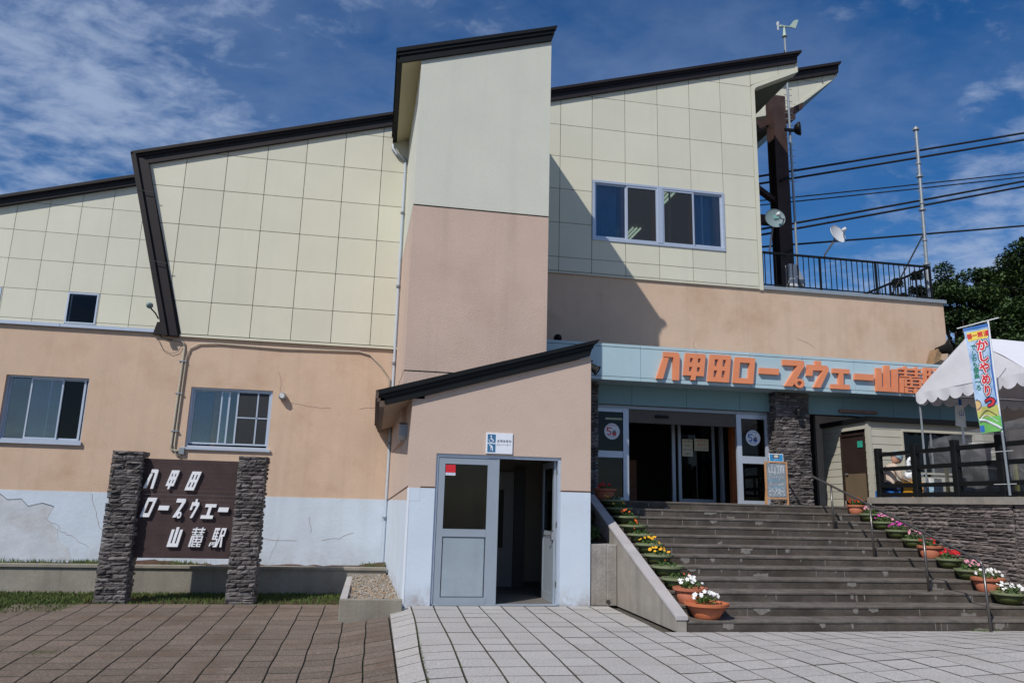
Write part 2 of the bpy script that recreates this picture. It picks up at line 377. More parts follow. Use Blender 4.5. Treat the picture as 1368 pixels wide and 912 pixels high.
for i in range(-1,46):
    xl=.695+.3555*i; xr=xl+.3555
    if i==-1: xl=.36
    for j in range(0,26):
        y1=12.36-.405*j; y0=y1-.405
        if obstacle((xl+xr)/2,y1-.05) and obstacle((xl+xr)/2,y0+.05): continue
        yy1=min(y1,12.36); 
        if (xl+xr)/2>4.0: yy1=min(y1,9.895)
        if yy1-y0<.05: continue
        sh=lambda y,q:-.018*(12.36-y)+.012*math.sin(y*1.3+q*2.1) if q>=0 else -.003*(12.36-y)
        gx=.007; gy=.0035+.0025*((i*7+j*3)%3)
        P=[(xl+gx+sh(y0,i),y0+gy),(xr-gx+sh(y0,i+1),y0+gy),(xr-gx+sh(yy1,i+1),yy1-.003),(xl+gx+sh(yy1,i),yy1-.003)]
        cells.append(((xl+xr)/2,(y0+yy1)/2,P,-1))
k=0
cells.sort(key=lambda c:c[1])
for x,y,P,t in cells:
    s=slab(P)
    if inview(x,y,0) and k<300: obj('paver',s,[M['wpave'],M['sand']],white); k+=1
    else: rest.add(s.v,s.f[:1]); rest.add(s.v,s.f[1:],1)
obj('distant_pavers',rest,[M['wpave'],M['sand']],white,kind='stuff')
rest=MB(); cells=[]
BR=[14.02]
while BR[-1]>4.5: BR.append(BR[-1]-(.27+.17*max(0,min(1,(BR[-1]-8)/5))))
for i in range(0,34):
    xr=.345-.325*i; xl=xr-.325
    for j in range(0,len(BR)-1):
        y1=BR[j]; y0=BR[j+1]; x=(xl+xr)/2;y=(y0+y1)/2
        if x>-.42 and y1>11.95: 
            if y0>11.8: continue
            y1=11.95
        if x<-4.9 and y> 13.2+ (x+4.9)*.55: continue     # grass verge takes over on the left
        sh=lambda yy,q:-max(0,q-2)*.0042*(yy-8)*2+(.006*math.sin(yy*1.1+q*1.7)+.005*math.sin(yy*5.1+q*3.7))*(q>0)
        P=[(xl+.006+sh(y0,i+1),y0+.010),(xr-.006+sh(y0,i),y0+.010),(xr-.006+sh(y1,i),y1-.008),(xl+.006+sh(y1,i+1),y1-.008)]
        cells.append((x,y,P))
k=0; cells.sort(key=lambda c:c[1])
for x,y,P in cells:
    s=slab(P)
    if inview(x,y,-.2) and k<300: obj('paver',s,[M['bpave'],M['sand']],brown); k+=1
    else: rest.add(s.v,s.f[:1]); rest.add(s.v,s.f[1:],1)
obj('distant_pavers',rest,[M['bpave'],M['sand']],brown,kind='stuff')

# ---------------------------------------------------------------- station building (all walls, roofs and cladding that are one block)
B=thing('station_building','long cream and beige station building with a dark sloping roofline over square cladding panels','building',(0,17,0))
YW=17.0
def win_holes(): return [(-7.60,-6.01,2.60,3.93),(-3.97,-2.28,2.58,3.86)]
mb=MB(); holes_wall(mb,-16,.345,1.6,5.03,YW,YW+.25,win_holes()); obj('beige_wall',mb,M['beige'],B)
obj('white_plinth_wall',MB().box(-16,.345,YW-.008,YW+.25,-.3,1.6),M['whitemain'],B)
obj('entrance_upper_wall',MB().box(2.8,14.6,YW,YW+.25,4.0,7.06),M['beige'],B)
obj('beige_side_wall',MB().box(14.35,14.6,YW+.25,30,0,7.06),M['beige'],B)
obj('terrace_floor',MB().box(9.42,14.35,YW+.25,26,6.9,7.0),M['concrete'],B)
# broken plaster patches on the plinth wall: slightly proud sheets of old and new plaster
def blob(cx,cz,w,h,seed,n=26):
    rr=random.Random(seed); return [(cx+math.cos(t)*w*(1+rr.uniform(-.18,.18)),cz+math.sin(t)*h*(1+rr.uniform(-.22,.22))) for t in [2*math.pi*i/n for i in range(n)]]
obj('plaster_patch',MB().prism([(-8.2,.25),(-5.85,.25),(-5.95,.5),(-6.15,.62),(-6.2,.85),(-6.42,1.05),(-6.33,1.28),(-6.55,1.34),(-6.8,1.28),(-6.95,1.42),(-7.2,1.40),(-7.3,1.5),(-8.2,1.5)],YW-.011,YW,),mat('bare_plaster',(.54,.58,.63),.9,.12,3,.35,9,stain=.8),B)
def ribbon(pts,w=.012,y=YW-.0125):
    m_=MB()
    for (a,b),(c,d) in zip(pts,pts[1:]):
        L_=math.hypot(c-a,d-b) or 1; nx,nz=-(d-b)/L_*w/2,(c-a)/L_*w/2
        m_.prism([(a-nx,b-nz),(c-nx,d-nz),(c+nx,d+nz),(a+nx,b+nz)],y,y+.004)
    return m_
def crack(x,z,dx,dz,n,seed,w=.0045,y=YW-.0125):
    rr=random.Random(seed); p=[(x,z)]
    for i in range(n): x+=dx*rr.uniform(.4,1.5)+rr.uniform(-.03,.03); z+=dz*rr.uniform(.2,1.5)+rr.uniform(-.03,.03); p.append((x,z))
    return ribbon(p,w,y)
ck=MB()
for a in ((-6.2,.85,.10,-.03,9,1),(-5.35,.75,.02,-.07,7,2),(-5.35,.8,-.03,.09,8,3),(-5.0,.6,.06,.05,6,4),(-6.45,1.05,.06,-.05,5,6),(-2.4,.75,.16,.01,6,7),(-1.0,.72,.12,.02,8,8),(-1.3,1.2,.02,-.08,5,9)):
    q=crack(*a[:6]); ck.add(q.v,q.f)
for a in ((-1.9,3.62,.12,-.01,9,21),(-.4,3.55,.10,.01,7,22),(-2.2,4.3,.02,-.09,6,23)):
    q=crack(*a[:6],w=.006,y=YW-.004); ck.add(q.v,q.f)
for a in ((7.55,5.6,.01,-.06,5,31),(8.2,5.35,.01,-.06,4,32),(10.2,5.4,.01,-.07,5,34),(10.3,5.85,.08,-.05,5,35),(8.55,5.15,.09,0,2,36)):
    q=crack(*a[:6],w=.007,y=YW-.004); ck.add(q.v,q.f)
obj('wall_cracks',ck,mat('crack_brown',(.30,.22,.18),.9,.2),B,kind='stuff')  # cracks drawn as thin brown ribbons on the wall
q=ribbon([(-8,1.49),(-7.35,1.52),(-7.2,1.41),(-6.95,1.43),(-6.8,1.29),(-6.55,1.36),(-6.33,1.30)],.008,YW-.02); 
obj('broken_plaster_edge',q,mat('dark_gap',(.07,.06,.06),.9,.2),B)
q=ribbon([(-5.12,.66),(-4.98,.72),(-4.8,.70),(-4.65,.83),(-4.45,.86),(-4.2,.95)],.012,YW-.02)
obj('broken_plaster_edge',q,mat('dark_gap',(.07,.06,.06),.9,.2),B)
# --- roof line of the main wall: z = 10.73+.2945*x at the top
rz=lambda x:10.735+.2945*x
def bar(x0,x1,top,th,y0,y1,fz=rz,cut0=0,cut1=0):
    return MB().prism([(x0+cut0,fz(x0)+top-th),(x1-cut1,fz(x1)+top-th),(x1,fz(x1)+top),(x0,fz(x0)+top)],y0,y1)
fz_low=lambda x: rz(x)-.30
obj('roof',MB().prism([(-5.6,rz(-5.6)-.04),(10.6,rz(10.6)-.04),(10.6,rz(10.6)-.2),(-5.6,rz(-5.6)-.2)],YW+.2,26),M['roof'],B)
fa=MB()
for q in (bar(-5.76,10.80,0,.07,YW-.20,YW+.3),bar(-5.72,10.76,-.07,.06,YW-.15,YW+.3,cut0=0,cut1=.02),bar(-5.68,10.71,-.13,.18,YW-.11,YW+.3,cut0=.03,cut1=.01)): fa.add(q.v,q.f)
obj('roof_fascia',fa,M['roof'],B)
# slanted end trim of the main roof
tr=MB()
tr.prism([(-5.76,9.035),(-5.40,8.86),(-4.34,4.93),(-4.62,4.93)],YW-.14,YW+.3)
tr.prism([(-5.78,9.02),(-5.66,8.98),(-4.53,4.92),(-4.64,4.92)],YW-.20,YW-.14)
tr.prism([(-4.86,4.95),(-4.64,4.95),(-4.72,5.22),(-4.80,5.22)],YW-.08,YW-.001)
obj('slanted_end_trim',tr,M['roof'],B)
for z in (8.15,6.55): 
    sm=MB()
    x=-5.76+(9.035-z)*.283
    sm.prism([(x-.02,z),(x+.33,z-.03),(x+.33,z-.045),(x-.02,z-.015)],YW-.207,YW-.201); obj('trim_seam',sm,M['joint'],B)
obj('trim_side',MB().prism([(-5.70,9.0),(-5.45,8.9),(-4.4,4.95),(-4.6,4.95)],YW+.3,26),M['roof'],B)
def panels(cols,rows,poly,y,holes=(),m=None,par=None,gap=.013,th=.02):
    """square cladding panels, one object each, clipped by the outline and the window openings"""
    n=0
    pa=poly; ccw=sum(pa[i][0]*pa[(i+1)%len(pa)][1]-pa[(i+1)%len(pa)][0]*pa[i][1] for i in range(len(pa)))>0
    for x0,x1 in zip(cols,cols[1:]):
        for z0,z1 in zip(rows,rows[1:]):
            pcs=[[(x0+gap/2,z0+gap/2),(x1-gap/2,z0+gap/2),(x1-gap/2,z1-gap/2),(x0+gap/2,z1-gap/2)]]
            for i in range(len(pa)):
                p,q=pa[i],pa[(i+1)%len(pa)]; a,b=(q[1]-p[1]),-(q[0]-p[0])
                if not ccw: a,b=-a,-b
                pcs=[clip(s,a,b,a*p[0]+b*p[1]) for s in pcs]; pcs=[s for s in pcs if len(s)>2]
            for h in holes:
                np_=[]
                for s in pcs:
                    bx=[p[0] for p in s]; bz=[p[1] for p in s]
                    if max(bx)<=h[0] or min(bx)>=h[1] or max(bz)<=h[2] or min(bz)>=h[3]: np_.append(s); continue
                    np_.append(clip(s,1,0,h[0])); np_.append(clip(s,-1,0,-h[1]))
                    mid=clip(clip(s,-1,0,-h[0]),1,0,h[1])
                    if len(mid)>2: np_.append(clip(mid,0,1,h[2])); np_.append(clip(mid,0,-1,-h[3]))
                pcs=[s for s in np_ if len(s)>2]
            pcs=[s for s in pcs if area(s)>.004]
            if not pcs: continue
            mb=MB()
            dy=random.uniform(-.0015,.0015)
            for s in pcs: mb.prism(s,y-th+dy,y)
            obj('cladding_panel',mb,m or M['cream'],par or B); n+=1
    return n
# main block cladding
pm=[(-5.42,8.90),(-4.30,5.0),(.36,5.0),(.36,rz(.36)-.29)]
panels([-6.36,-5.49,-4.62,-3.75,-2.88,-2.01,-1.14,-.27,.36],[4.98,5.0,5.735,6.61,7.485,8.36,9.235,10.11,11.0],pm,YW-.02)
obj('cladding_backing',MB().prism([(-5.5,8.95),(-4.36,4.96),(.42,4.96),(.42,rz(.42)-.2)],YW-.02,YW+.24),M['joint'],B)
obj('cladding_bottom_trim',MB().box(-4.32,.345,YW-.06,YW-.0225,4.935,4.985),M['cream'],B)
# right block cladding
cR=[2.9,4.09,4.915,5.785,6.665,7.55,8.43,9.32,10.0,10.25,11.1]; rR=[7.09,7.12,7.467,8.35,9.235,10.1,10.96,11.83,12.70,13.56,14.4]
HR=[(4.925,8.43,7.97,9.55)]
panels([2.9,4.09,4.915,5.785,6.665,7.55,8.43,9.32],rR,[(2.9,7.1),(9.32,7.1),(9.32,rz(9.32)-.29),(2.9,rz(2.9)-.29)],YW-.02,HR)
bk=MB(); holes_wall(bk,2.9,9.36,7.06,11.55,YW-.02,YW+.22,HR); bk.prism([(2.9,11.55),(9.36,11.55),(9.36,rz(9.36)-.2),(2.95,rz(2.95)-.2)],YW-.02,YW+.22)
bk.prism([(9.36,12.72),(10.66,13.38),(10.66,rz(10.66)-.2),(9.36,rz(9.36)-.2)],YW-.019,YW+.22)
obj('cladding_backing_right',bk,M['joint'],B)
et=MB(); et.box(9.325,9.43,YW-.05,YW+.24,7.03,12.62)
et.prism([(9.33,12.62),(9.43,12.62),(9.48,12.70),(10.74,13.33),(10.74,13.62),(10.66,13.62),(10.66,13.40),(9.43,12.79),(9.33,12.72)][::1],YW-.05,YW+.24)
et.box(2.9,9.325,YW-.05,YW-.0225,7.055,7.09)
obj('cladding_edge_trim',et,M['cream'],B)
panels([9.325,10.15,10.66],[12.0,14.4],[(9.32,12.75),(10.66,13.40),(10.66,rz(10.66)-.31),(9.32,rz(9.32)-.31)],YW-.021)
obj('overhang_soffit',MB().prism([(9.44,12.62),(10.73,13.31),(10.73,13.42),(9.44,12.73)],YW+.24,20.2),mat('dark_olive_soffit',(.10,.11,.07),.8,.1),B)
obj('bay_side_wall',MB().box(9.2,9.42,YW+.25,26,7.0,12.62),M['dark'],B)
# --- windows (frame, sashes, panes; rooms behind)
def window(name,x0,x1,z0,z1,y,sashes,frame=.05,par=B,room=None,deep=.0,mats=None,label=None):
    w=MB(); t=frame
    w.box(x0,x1,y-.035,y+.06,z0,z0+t); w.box(x0,x1,y-.035,y+.06,z1-t,z1)
    w.box(x0,x0+t,y-.034,y+.06,z0+t,z1-t); w.box(x1-t,x1,y-.034,y+.06,z0+t,z1-t)
    W_=obj(name,w,M['alu'],par,label=label)
    return W_
def sash(W_,x0,x1,z0,z1,y,t=.04,pane=None,bars=()):
    s=MB(); s.box(x0,x1,y,y+.03,z0,z0+t); s.box(x0,x1,y,y+.03,z1-t,z1); s.box(x0,x0+t,y,y+.03,z0+t,z1-t); s.box(x1-t,x1,y,y+.03,z0+t,z1-t)
    for a,b,c,d in bars: s.box(a,b,y+.002,y+.028,c,d)
    obj('sash',s,M['alu'],W_)
    obj('pane',MB().box(x0+t,x1-t,y+.012,y+.018,z0+t,z1-t),pane or M['glass'],W_)
# upstairs window: two pairs
W1=window('window',4.925,8.43,7.97,9.55,YW-.03,0,.06)
obj('mullion',MB().box(6.62,6.76,YW-.075,YW+.03,8.03,9.49),M['alu'],W1)
sash(W1,4.985,5.82,8.05,9.49,YW-.02,.045)
sash(W1,5.80,6.62,8.03,9.48,YW-.055,.04,M['screen'])
sash(W1,6.76,7.60,8.03,9.48,YW-.055,.04,M['screen'])
sash(W1,7.58,8.37,8.05,9.49,YW-.02,.045)
obj('sash_stile',MB().box(6.96,7.0,YW+.01,YW+.04,8.05,9.47),M['alu'],W1)
obj('sash_stile',MB().box(7.83,7.87,YW+.02,YW+.05,8.05,9.47),M['alu'],W1)
def room(x0,x1,z0,z1,y0,d,col=M['dark'],par=B):
    b=MB(); b.box(x0,x1,y0+d,y0+d+.05,z0,z1); b.box(x0-.05,x0,y0,y0+d,z0,z1); b.box(x1,x1+.05,y0,y0+d,z0,z1); b.box(x0,x1,y0,y0+d,z0-.05,z0); b.box(x0,x1,y0,y0+d,z1,z1+.05)
    obj('room_interior',b,col,par)
room(3.6,9.15,7.2,10.1,YW+.25,6.01,mat('grey_room',(.10,.09,.085),.9,.1))
def curtain(x0,x1,z0,z1,y,m,par=B,folds=9,amp=.03):
    v=[];fz=[];n=folds*4
    for i in range(n+1):
        x=x0+(x1-x0)*i/n; yy=y+amp*math.sin(i*math.pi/2+.4*math.sin(i)); v+=[(x,yy,z0),(x,yy,z1)]
    fs=[(2*i,2*i+2,2*i+3,2*i+1) for i in range(n)]
    g_=MB().add(v,fs); obj('curtain',g_,m,par,smooth=True)
for a,b in ((4.98,5.62),(7.55,8.14)): curtain(a,b,7.9,9.6,YW+.22,M['curtain'])
for a,b in ((5.70,5.80),(6.54,6.66),(7.56,7.68),(8.24,8.40)): obj('window_post',MB().box(a,b,YW+.055,YW+.20,7.9,9.6),M['wood'],B)
tl=MB()
for y0,x in ((21.51,7.39),(18.57,7.35)):
    for k in range(3): tl.box(x+k*.12,x+.04+k*.12,y0-.5,y0+.6,9.98,10.03)
obj('ceiling_tubes',tl,M['tube'],B)
# ground floor windows
WA=window('window',-7.60,-6.01,2.60,3.93,YW+.10,0,.035)
obj('rear_pane',MB().box(-7.56,-7.12,YW+.15,YW+.155,2.64,3.9),M['glass'],WA)
obj('inner_shutter',MB().box(-7.50,-7.32,YW+.5,YW+.52,2.4,3.3),M['ivory'],B)
obj('stile',MB().box(-7.57,-7.53,YW+.14,YW+.16,2.64,3.9),M['alu'],WA)
sash(WA,-7.15,-6.52,2.64,3.90,YW+.10,.03,M['glass']); sash(WA,-6.55,-6.10,2.64,3.90,YW+.135,.03,M['glassd'])
obj('stile',MB().box(-6.12,-6.08,YW+.08,YW+.13,2.64,3.9),M['alu'],WA); obj('stile',MB().box(-6.78,-6.755,YW+.14,YW+.16,2.64,3.9),M['alu'],WA)
obj('sill',MB().box(-7.66,-5.98,YW-.06,YW+.10,2.53,2.60),M['alu'],WA)
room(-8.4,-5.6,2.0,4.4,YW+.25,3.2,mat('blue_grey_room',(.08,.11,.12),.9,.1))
curtain(-7.3,-6.62,2.5,4.0,YW+.45,M['curtainp'],amp=.006)
obj('cabinet_edge',MB().box(-6.63,-6.58,YW+.42,YW+.5,2.5,3.75),M['ivory'],B)
tl=MB(); tl.box(-6.2,-5.75,19.0,19.03,4.30,4.33); tl.box(-6.2,-5.75,19.3,19.33,4.30,4.33)
obj('ceiling_tubes',tl,M['tube'],B)
obj('desk_item',MB().lathe([(.03,0),(.03,.10),(.01,.14)],(-6.42,YW+.35,2.62),10),M['dish'],B)
WB=window('window',-3.97,-2.28,2.58,3.86,YW+.08,0,.04)
sash(WB,-3.93,-3.17,2.66,3.83,YW+.115,.035); 
sash(WB,-3.02,-2.32,2.66,3.83,YW+.075,.035,M['screen'],[(-2.60,-2.57,2.70,3.80),(-2.99,-2.36,3.24,3.265)])
sash(WB,-3.36,-2.98,2.66,3.83,YW+.117,.03,M['glass'])
obj('sill',MB().box(-4.02,-2.22,YW-.05,YW+.08,2.53,2.575),M['alu'],WB)
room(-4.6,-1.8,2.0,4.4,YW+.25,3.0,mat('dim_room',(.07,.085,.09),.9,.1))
curtain(-3.95,-3.55,2.5,4.0,YW+.30,M['curtain'],folds=7); obj('window_post',MB().box(-3.52,-3.42,YW+.27,YW+.33,2.5,4.0),M['wood'],B)
# --- set back wing on the left
YL=23.0; rl=lambda x:9.88+.289*(x+11.24)
pl=[(-15.5,5.2),(-4.7,5.2),(-4.7,rl(-4.7)-.27),(-15.5,rl(-15.5)-.27)]
HL=[(-9.01,-8.18,6.31,7.23),(-12.6,-10.76,6.31,7.23)]
panels([-15.5,-14.2,-13.33,-12.46,-11.59,-10.72,-9.86,-9.0,-8.15,-7.29,-6.43,-5.56,-4.7],[5.2,5.5,6.375,7.24,8.12,8.985,9.85,10.72,11.6],pl,YL-.02,HL)
bk=MB(); holes_wall(bk,-15.5,-4.7,5.0,7.3,YL-.02,YL+.2,HL); bk.prism([(-15.5,7.3),(-4.7,7.3),(-4.7,rl(-4.7)-.2),(-15.5,rl(-15.5)-.2)],YL-.02,YL+.2); obj('cladding_backing_left',bk,M['joint'],B)
fa=MB()
for q in (bar(-16,-4.6,0,.09,YL-.28,YL+.2,rl),bar(-16,-4.6,-.09,.2,YL-.18,YL+.2,rl)): fa.add(q.v,q.f)
obj('left_roof_fascia',fa,M['roof'],B)
obj('left_roof',MB().prism([(-16,rl(-16)-.1),(-4.6,rl(-4.6)-.1),(-4.6,rl(-4.6)-.25),(-16,rl(-16)-.25)],YL+.2,28),M['roof'],B)
for h in HL:
    w=window('window',h[0],h[1],h[2],h[3],YL-.02,0,.045); obj('pane',MB().box(h[0]+.045,h[1]-.045,YL,YL+.01,h[2]+.045,h[3]-.045),M['glassd'],w)
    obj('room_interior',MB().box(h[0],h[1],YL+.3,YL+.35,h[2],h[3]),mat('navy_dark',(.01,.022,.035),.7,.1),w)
obj('ledge_roof',MB().prism([(YW-.02,5.03),(YL-.03,5.25),(YL-.03,5.15),(YW-.02,4.98)],-16,-4.5,axis='x'),M['galv'],B)
fl=MB(); fl.box(-16,-6.72,YW-.07,YW-.002,4.99,5.06); fl.box(-6.71,-4.70,YW-.07,YW-.002,4.99,5.06)
obj('ledge_flashing',fl,M['alu'],B)
# --- second roof wing behind on the right
Y2=20.6
w2=lambda x:rz(x)+(x-x)+2.43
def q2(x,z): return (x,z)
T=(14.42,16.28); 
rz2=lambda x:16.28+.2945*(x-14.42)
pw=[(11.0,13.95),(12.66,14.43),(14.38,15.90),(14.38,rz2(14.38)-.33),(11.0,rz2(11.0)-.33)]
panels([10.4,11.6,12.1,13.0,13.9,14.36],[13.5,14.62,15.55,16.5],pw,Y2-.02)
obj('cladding_backing_wing',MB().prism([(x,z) for x,z in pw[:3]]+[(14.38,rz2(14.38)-.2),(11.0,rz2(11.0)-.2)],Y2-.02,Y2+.2),M['joint'],B)
et=MB()
for a,b in zip(pw[:3],pw[1:4]):
    d=math.hypot(b[0]-a[0],b[1]-a[1]); nx,nz=(b[1]-a[1])/d*.09,-(b[0]-a[0])/d*.09
    et.prism([a,b,(b[0]+nx,b[1]+nz),(a[0]+nx,a[1]+nz)],Y2-.05,Y2+.2+.01*random.random())
obj('wing_edge_trim',et,M['cream'],B)
fa=MB()
for q in (bar(9.5,14.52,0,.10,Y2-.25,Y2+.2,rz2,0,.03),bar(9.5,14.46,-.10,.26,Y2-.16,Y2+.2,rz2,0,.02)): fa.add(q.v,q.f)
obj('wing_roof_fascia',fa,M['roof'],B)
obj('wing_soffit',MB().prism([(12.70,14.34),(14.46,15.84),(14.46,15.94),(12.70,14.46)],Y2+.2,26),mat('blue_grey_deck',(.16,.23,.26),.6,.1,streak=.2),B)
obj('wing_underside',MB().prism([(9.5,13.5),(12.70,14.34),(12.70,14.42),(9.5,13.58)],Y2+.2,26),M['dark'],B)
obj('wing_roof',MB().prism([(9.6,rz2(9.6)-.1),(14.4,rz2(14.4)-.1),(14.4,rz2(14.4)-.2),(9.6,rz2(9.6)-.2)],Y2+.2,26),M['roof'],B)
# steel frame of the cable bay
st=MB(); st.box(11.40,11.74,19.4,19.76,7.0,14.1); st.box(11.36,11.78,19.36,19.4,7.0,14.1); st.box(11.36,11.78,19.76,19.80,7.0,14.1)
obj('steel_column',st,M['rust'],B)
st=MB(); st.box(9.4,11.43,19.5,19.75,9.95,10.2); st.prism([(9.4,12.1),(11.43,10.75),(11.43,10.6),(9.4,11.95)],19.5,19.7); st.prism([(9.4,12.3),(12.6,14.2),(12.6,14.0),(9.4,12.1)],19.72,19.88)
st.prism([(9.4,12.9),(12.68,14.3),(12.68,13.95),(9.4,12.55)],20.3,20.55)
obj('steel_beams',st,M['rust'],B)
for z,l in ((8.9,.0),(11.2,.1)): obj('column_bracket',MB().prism([(11.45,z),(11.72,z+.15),(11.72,z+.23),(11.45,z+.08)],19.29,19.358),M['black'],B)
# terrace coping and railing
obj('terrace_coping',MB().box(9.44,14.66,YW-.06,YW+.30,7.06,7.15),mat('grey_coping',(.25,.29,.33),.5,.1),B)
RL=thing('terrace_railing','black vertical bar railing along the edge of the upper terrace','railing',(9.5,17.1,7.15))
tb=MB(); tb.box(9.44,14.40,17.08,17.13,8.07,8.12); tb.box(14.35,14.40,17.13,24,8.07,8.12); obj('top_rail',tb,M['black'],RL)
tb=MB(); tb.box(9.44,14.40,17.09,17.12,7.22,7.25); tb.box(14.36,14.39,17.12,24,7.22,7.25); obj('bottom_rail',tb,M['black'],RL)
barm=MB().box(-.009,.009,-.009,.009,0,.82).mesh('bar',M['black'])
x=9.58
while x<14.35:
    obj('bar',barm,parent=RL,loc=(x-9.5,.005,.10)); x+=.155
y=17.3
while y<24: obj('bar',barm,parent=RL,loc=(14.375-9.5,y-17.1,.10)); y+=.16
for x in (9.5,11.13,12.75,14.37): obj('post',MB().box(x-.022,x+.022,17.075,17.12,7.15,8.068),M['black'],RL)
for y in (18.7,20.4,22.1): obj('post',MB().box(14.352,14.396,y-.02,y+.02,7.15,8.068),M['black'],RL)

# ---------------------------------------------------------------- tower
T_=thing('elevator_tower','tall narrow stucco tower, cream above and dusty pink below, with black roof edge','tower',(1.7,13.5,3.0))
tz=lambda x:10.25+.303*x
def tower_block(z0,z1,mat_,name,ztopf=None,inset=0):
    xs0=.42;xb=.335
    a=MB(); zt0=z1 if ztopf is None else ztopf(xs0); zt1=z1 if ztopf is None else ztopf(3.04)
    zb0=z1 if ztopf is None else ztopf(xb)
    i=inset
    vs=[(xs0+i,13.5+i,z0),(3.04-i,13.5+i,z0),(3.04-i,17.3,z0),(xb+i,17.3,z0),(xs0+i,13.5+i,zt0),(3.04-i,13.5+i,zt1),(3.04-i,17.3,zt1),(xb+i,17.3,zb0)]
    a.add(vs,[(0,3,2,1),(4,5,6,7),(0,1,5,4),(1,2,6,5),(2,3,7,6),(3,0,4,7)]); obj(name,a,mat_,T_)
tower_block(7.075,0,M['towercream'],'cream_wall',lambda x:tz(x)-.28)
tower_block(7.045,7.075,M['joint'],'colour_joint',inset=.012)
tower_block(3.895,7.045,M['pinktower'],'pink_wall'); tower_block(3.87,3.895,M['joint'],'lower_joint',inset=.012); tower_block(2.6,3.87,M['pinktower'],'pink_base_wall')
fa=MB()
for x0,x1,t,h,o in ((-.08,3.14,0,.08,.10),(-.05,3.10,-.08,.07,.075),(-.01,3.055,-.15,.15,.05)):
    fa.prism([(x0+(.0),tz(x0)+t-h),(x1-.02,tz(x1)+t-h),(x1,tz(x1)+t),(x0,tz(x0)+t)],13.5-o,13.5-.002)
for x0,x1,t,h in ((-.08,.02,0,.10),(-.05,.05,-.10,.16)):
    fa.prism([(x0,tz(x0)+t-h),(x1,tz(x1)+t-h),(x1,tz(x1)+t),(x0,tz(x0)+t)],13.5-.002,17.15)
obj('roof_fascia',fa,M['black'],T_)
obj('roof_slab',MB().prism([(.02,tz(.02)-.03),(3.1,tz(3.1)-.03),(3.1,tz(3.1)-.12),(.02,tz(.02)-.12)],13.5,17.6),M['black'],T_)
obj('eave_soffit',MB().prism([(.05,tz(.05)-.22),(.43,tz(.43)-.22),(.43,tz(.43)-.27),(.05,tz(.05)-.27)],13.5,17.1),M['soffit'],T_)
obj('rain_head',MB().tube([(-.03,17.0,9.95),(-.02,16.93,9.80),(.08,16.9,9.66),(.27,16.93,9.55)],.045,8),M['galv'],T_)
dp=thing('downpipe','thin pale blue downpipe in the corner between wall and tower','pipe',(.3,16.93,.2))
obj('pipe',MB().tube([(.285,16.95,9.58),(.30,16.95,4.0),(.305,16.95,.2)],.03,10),M['pvc'],dp)
for z in (8.2,6.4,4.6,2.8,1.2): obj('pipe_clip',MB().lathe([(.046,0),(.046,.04)],(.283,16.93,z),10),M['galv'],dp)

# ---------------------------------------------------------------- elevator lobby hut
H=thing('elevator_hut','small beige and white entrance hut with sloping black roof and grey metal double door','building',(2,12.37,0))
hz=lambda x:3.335+.2895*x
HX0,HX1,HY=.55,3.58,12.37
DX0,DX1,DZ=.985,3.075,2.36
def side(mb,z0,z1f,z1b,mi=0,x=0):
    # left side wall, splaying slightly to the back
    mb.add([(HX0+x,HY,z0),(.335+x,17.0,z0),(.335+x,17.0,z1b),(HX0+x,HY,z1f),(HX0+.2,HY,z0),(.535,17.0,z0),(.535,17.0,z1b),(HX0+.2,HY,z1f)],[(0,3,2,1),(4,5,6,7),(0,1,5,4),(3,7,6,2),(0,4,7,3),(1,2,6,5)],mi); return mb
obj('white_lower_wall',MB().box(DX1,HX1,HY,HY+.2,-.05,1.80),M['white'],H)
low=MB(); low.box(HX0+.2,DX0,HY,HY+.2,-.06,1.80); side(low,-.25,1.60,1.60)
obj('white_lower_wall',low,M['white'],H,kind=None)
obj('white_corner_strip',MB().box(HX0+.03,HX0+.2,HY-.003,HY-.0005,1.595,1.80),M['white'],H)
obj('white_edge_bead',MB().box(HX0-.004,HX0+.03,HY-.006,HY+.02,-.06,1.80),mat('bright_white_bead',(.72,.76,.82),.6,.02),H)
up=MB(); up.box(HX0+.2,DX0,HY,HY+.2,1.825,DZ); up.box(DX1,HX1,HY,HY+.2,1.825,DZ)
up.prism([(HX0+.2,DZ),(HX1,DZ),(HX1,hz(HX1)-.26),(HX0+.2,hz(HX0+.2)-.26)],HY,HY+.2); side(up,1.60,hz(HX0)-.26,hz(.335)-.26)
up.box(HX1-.2,HX1,HY+.2,17,1.825,hz(HX1)-.27)
obj('beige_upper_wall',up,M['beigehut'],H)
obj('white_right_wall',MB().box(HX1-.2,HX1,HY+.2,17,-.05,1.80),M['white'],H)
bj=mat('brown_joint',(.13,.07,.05),.9,.1); obj('colour_joint',MB().box(HX0,DX0,HY+.006,HY+.19,1.80,1.825),bj,H); obj('colour_joint',MB().box(DX1,HX1,HY+.006,HY+.19,1.80,1.825),bj,H); gr=MB()
gr.add([(HX0-.005,HY,1.83),(.330,17.0,1.60),(.330,17.0,1.575),(HX0-.005,HY,1.805)],[(0,1,2,3)])
obj('colour_joint',gr,mat('brown_joint',(.13,.07,.05),.9,.1),H)
fa=MB()
for x0,x1,t,h,o in ((-.03,3.70,0,.07,.13),(.0,3.62,-.07,.06,.10),(.08,3.58,-.13,.13,.07)):
    fa.prism([(x0+.05,hz(x0)+t-h),(x1-.04,hz(x1)+t-h),(x1,hz(x1)+t),(x0,hz(x0)+t)],HY-o,HY-.002)
obj('roof_fascia',fa,M['black'],H)
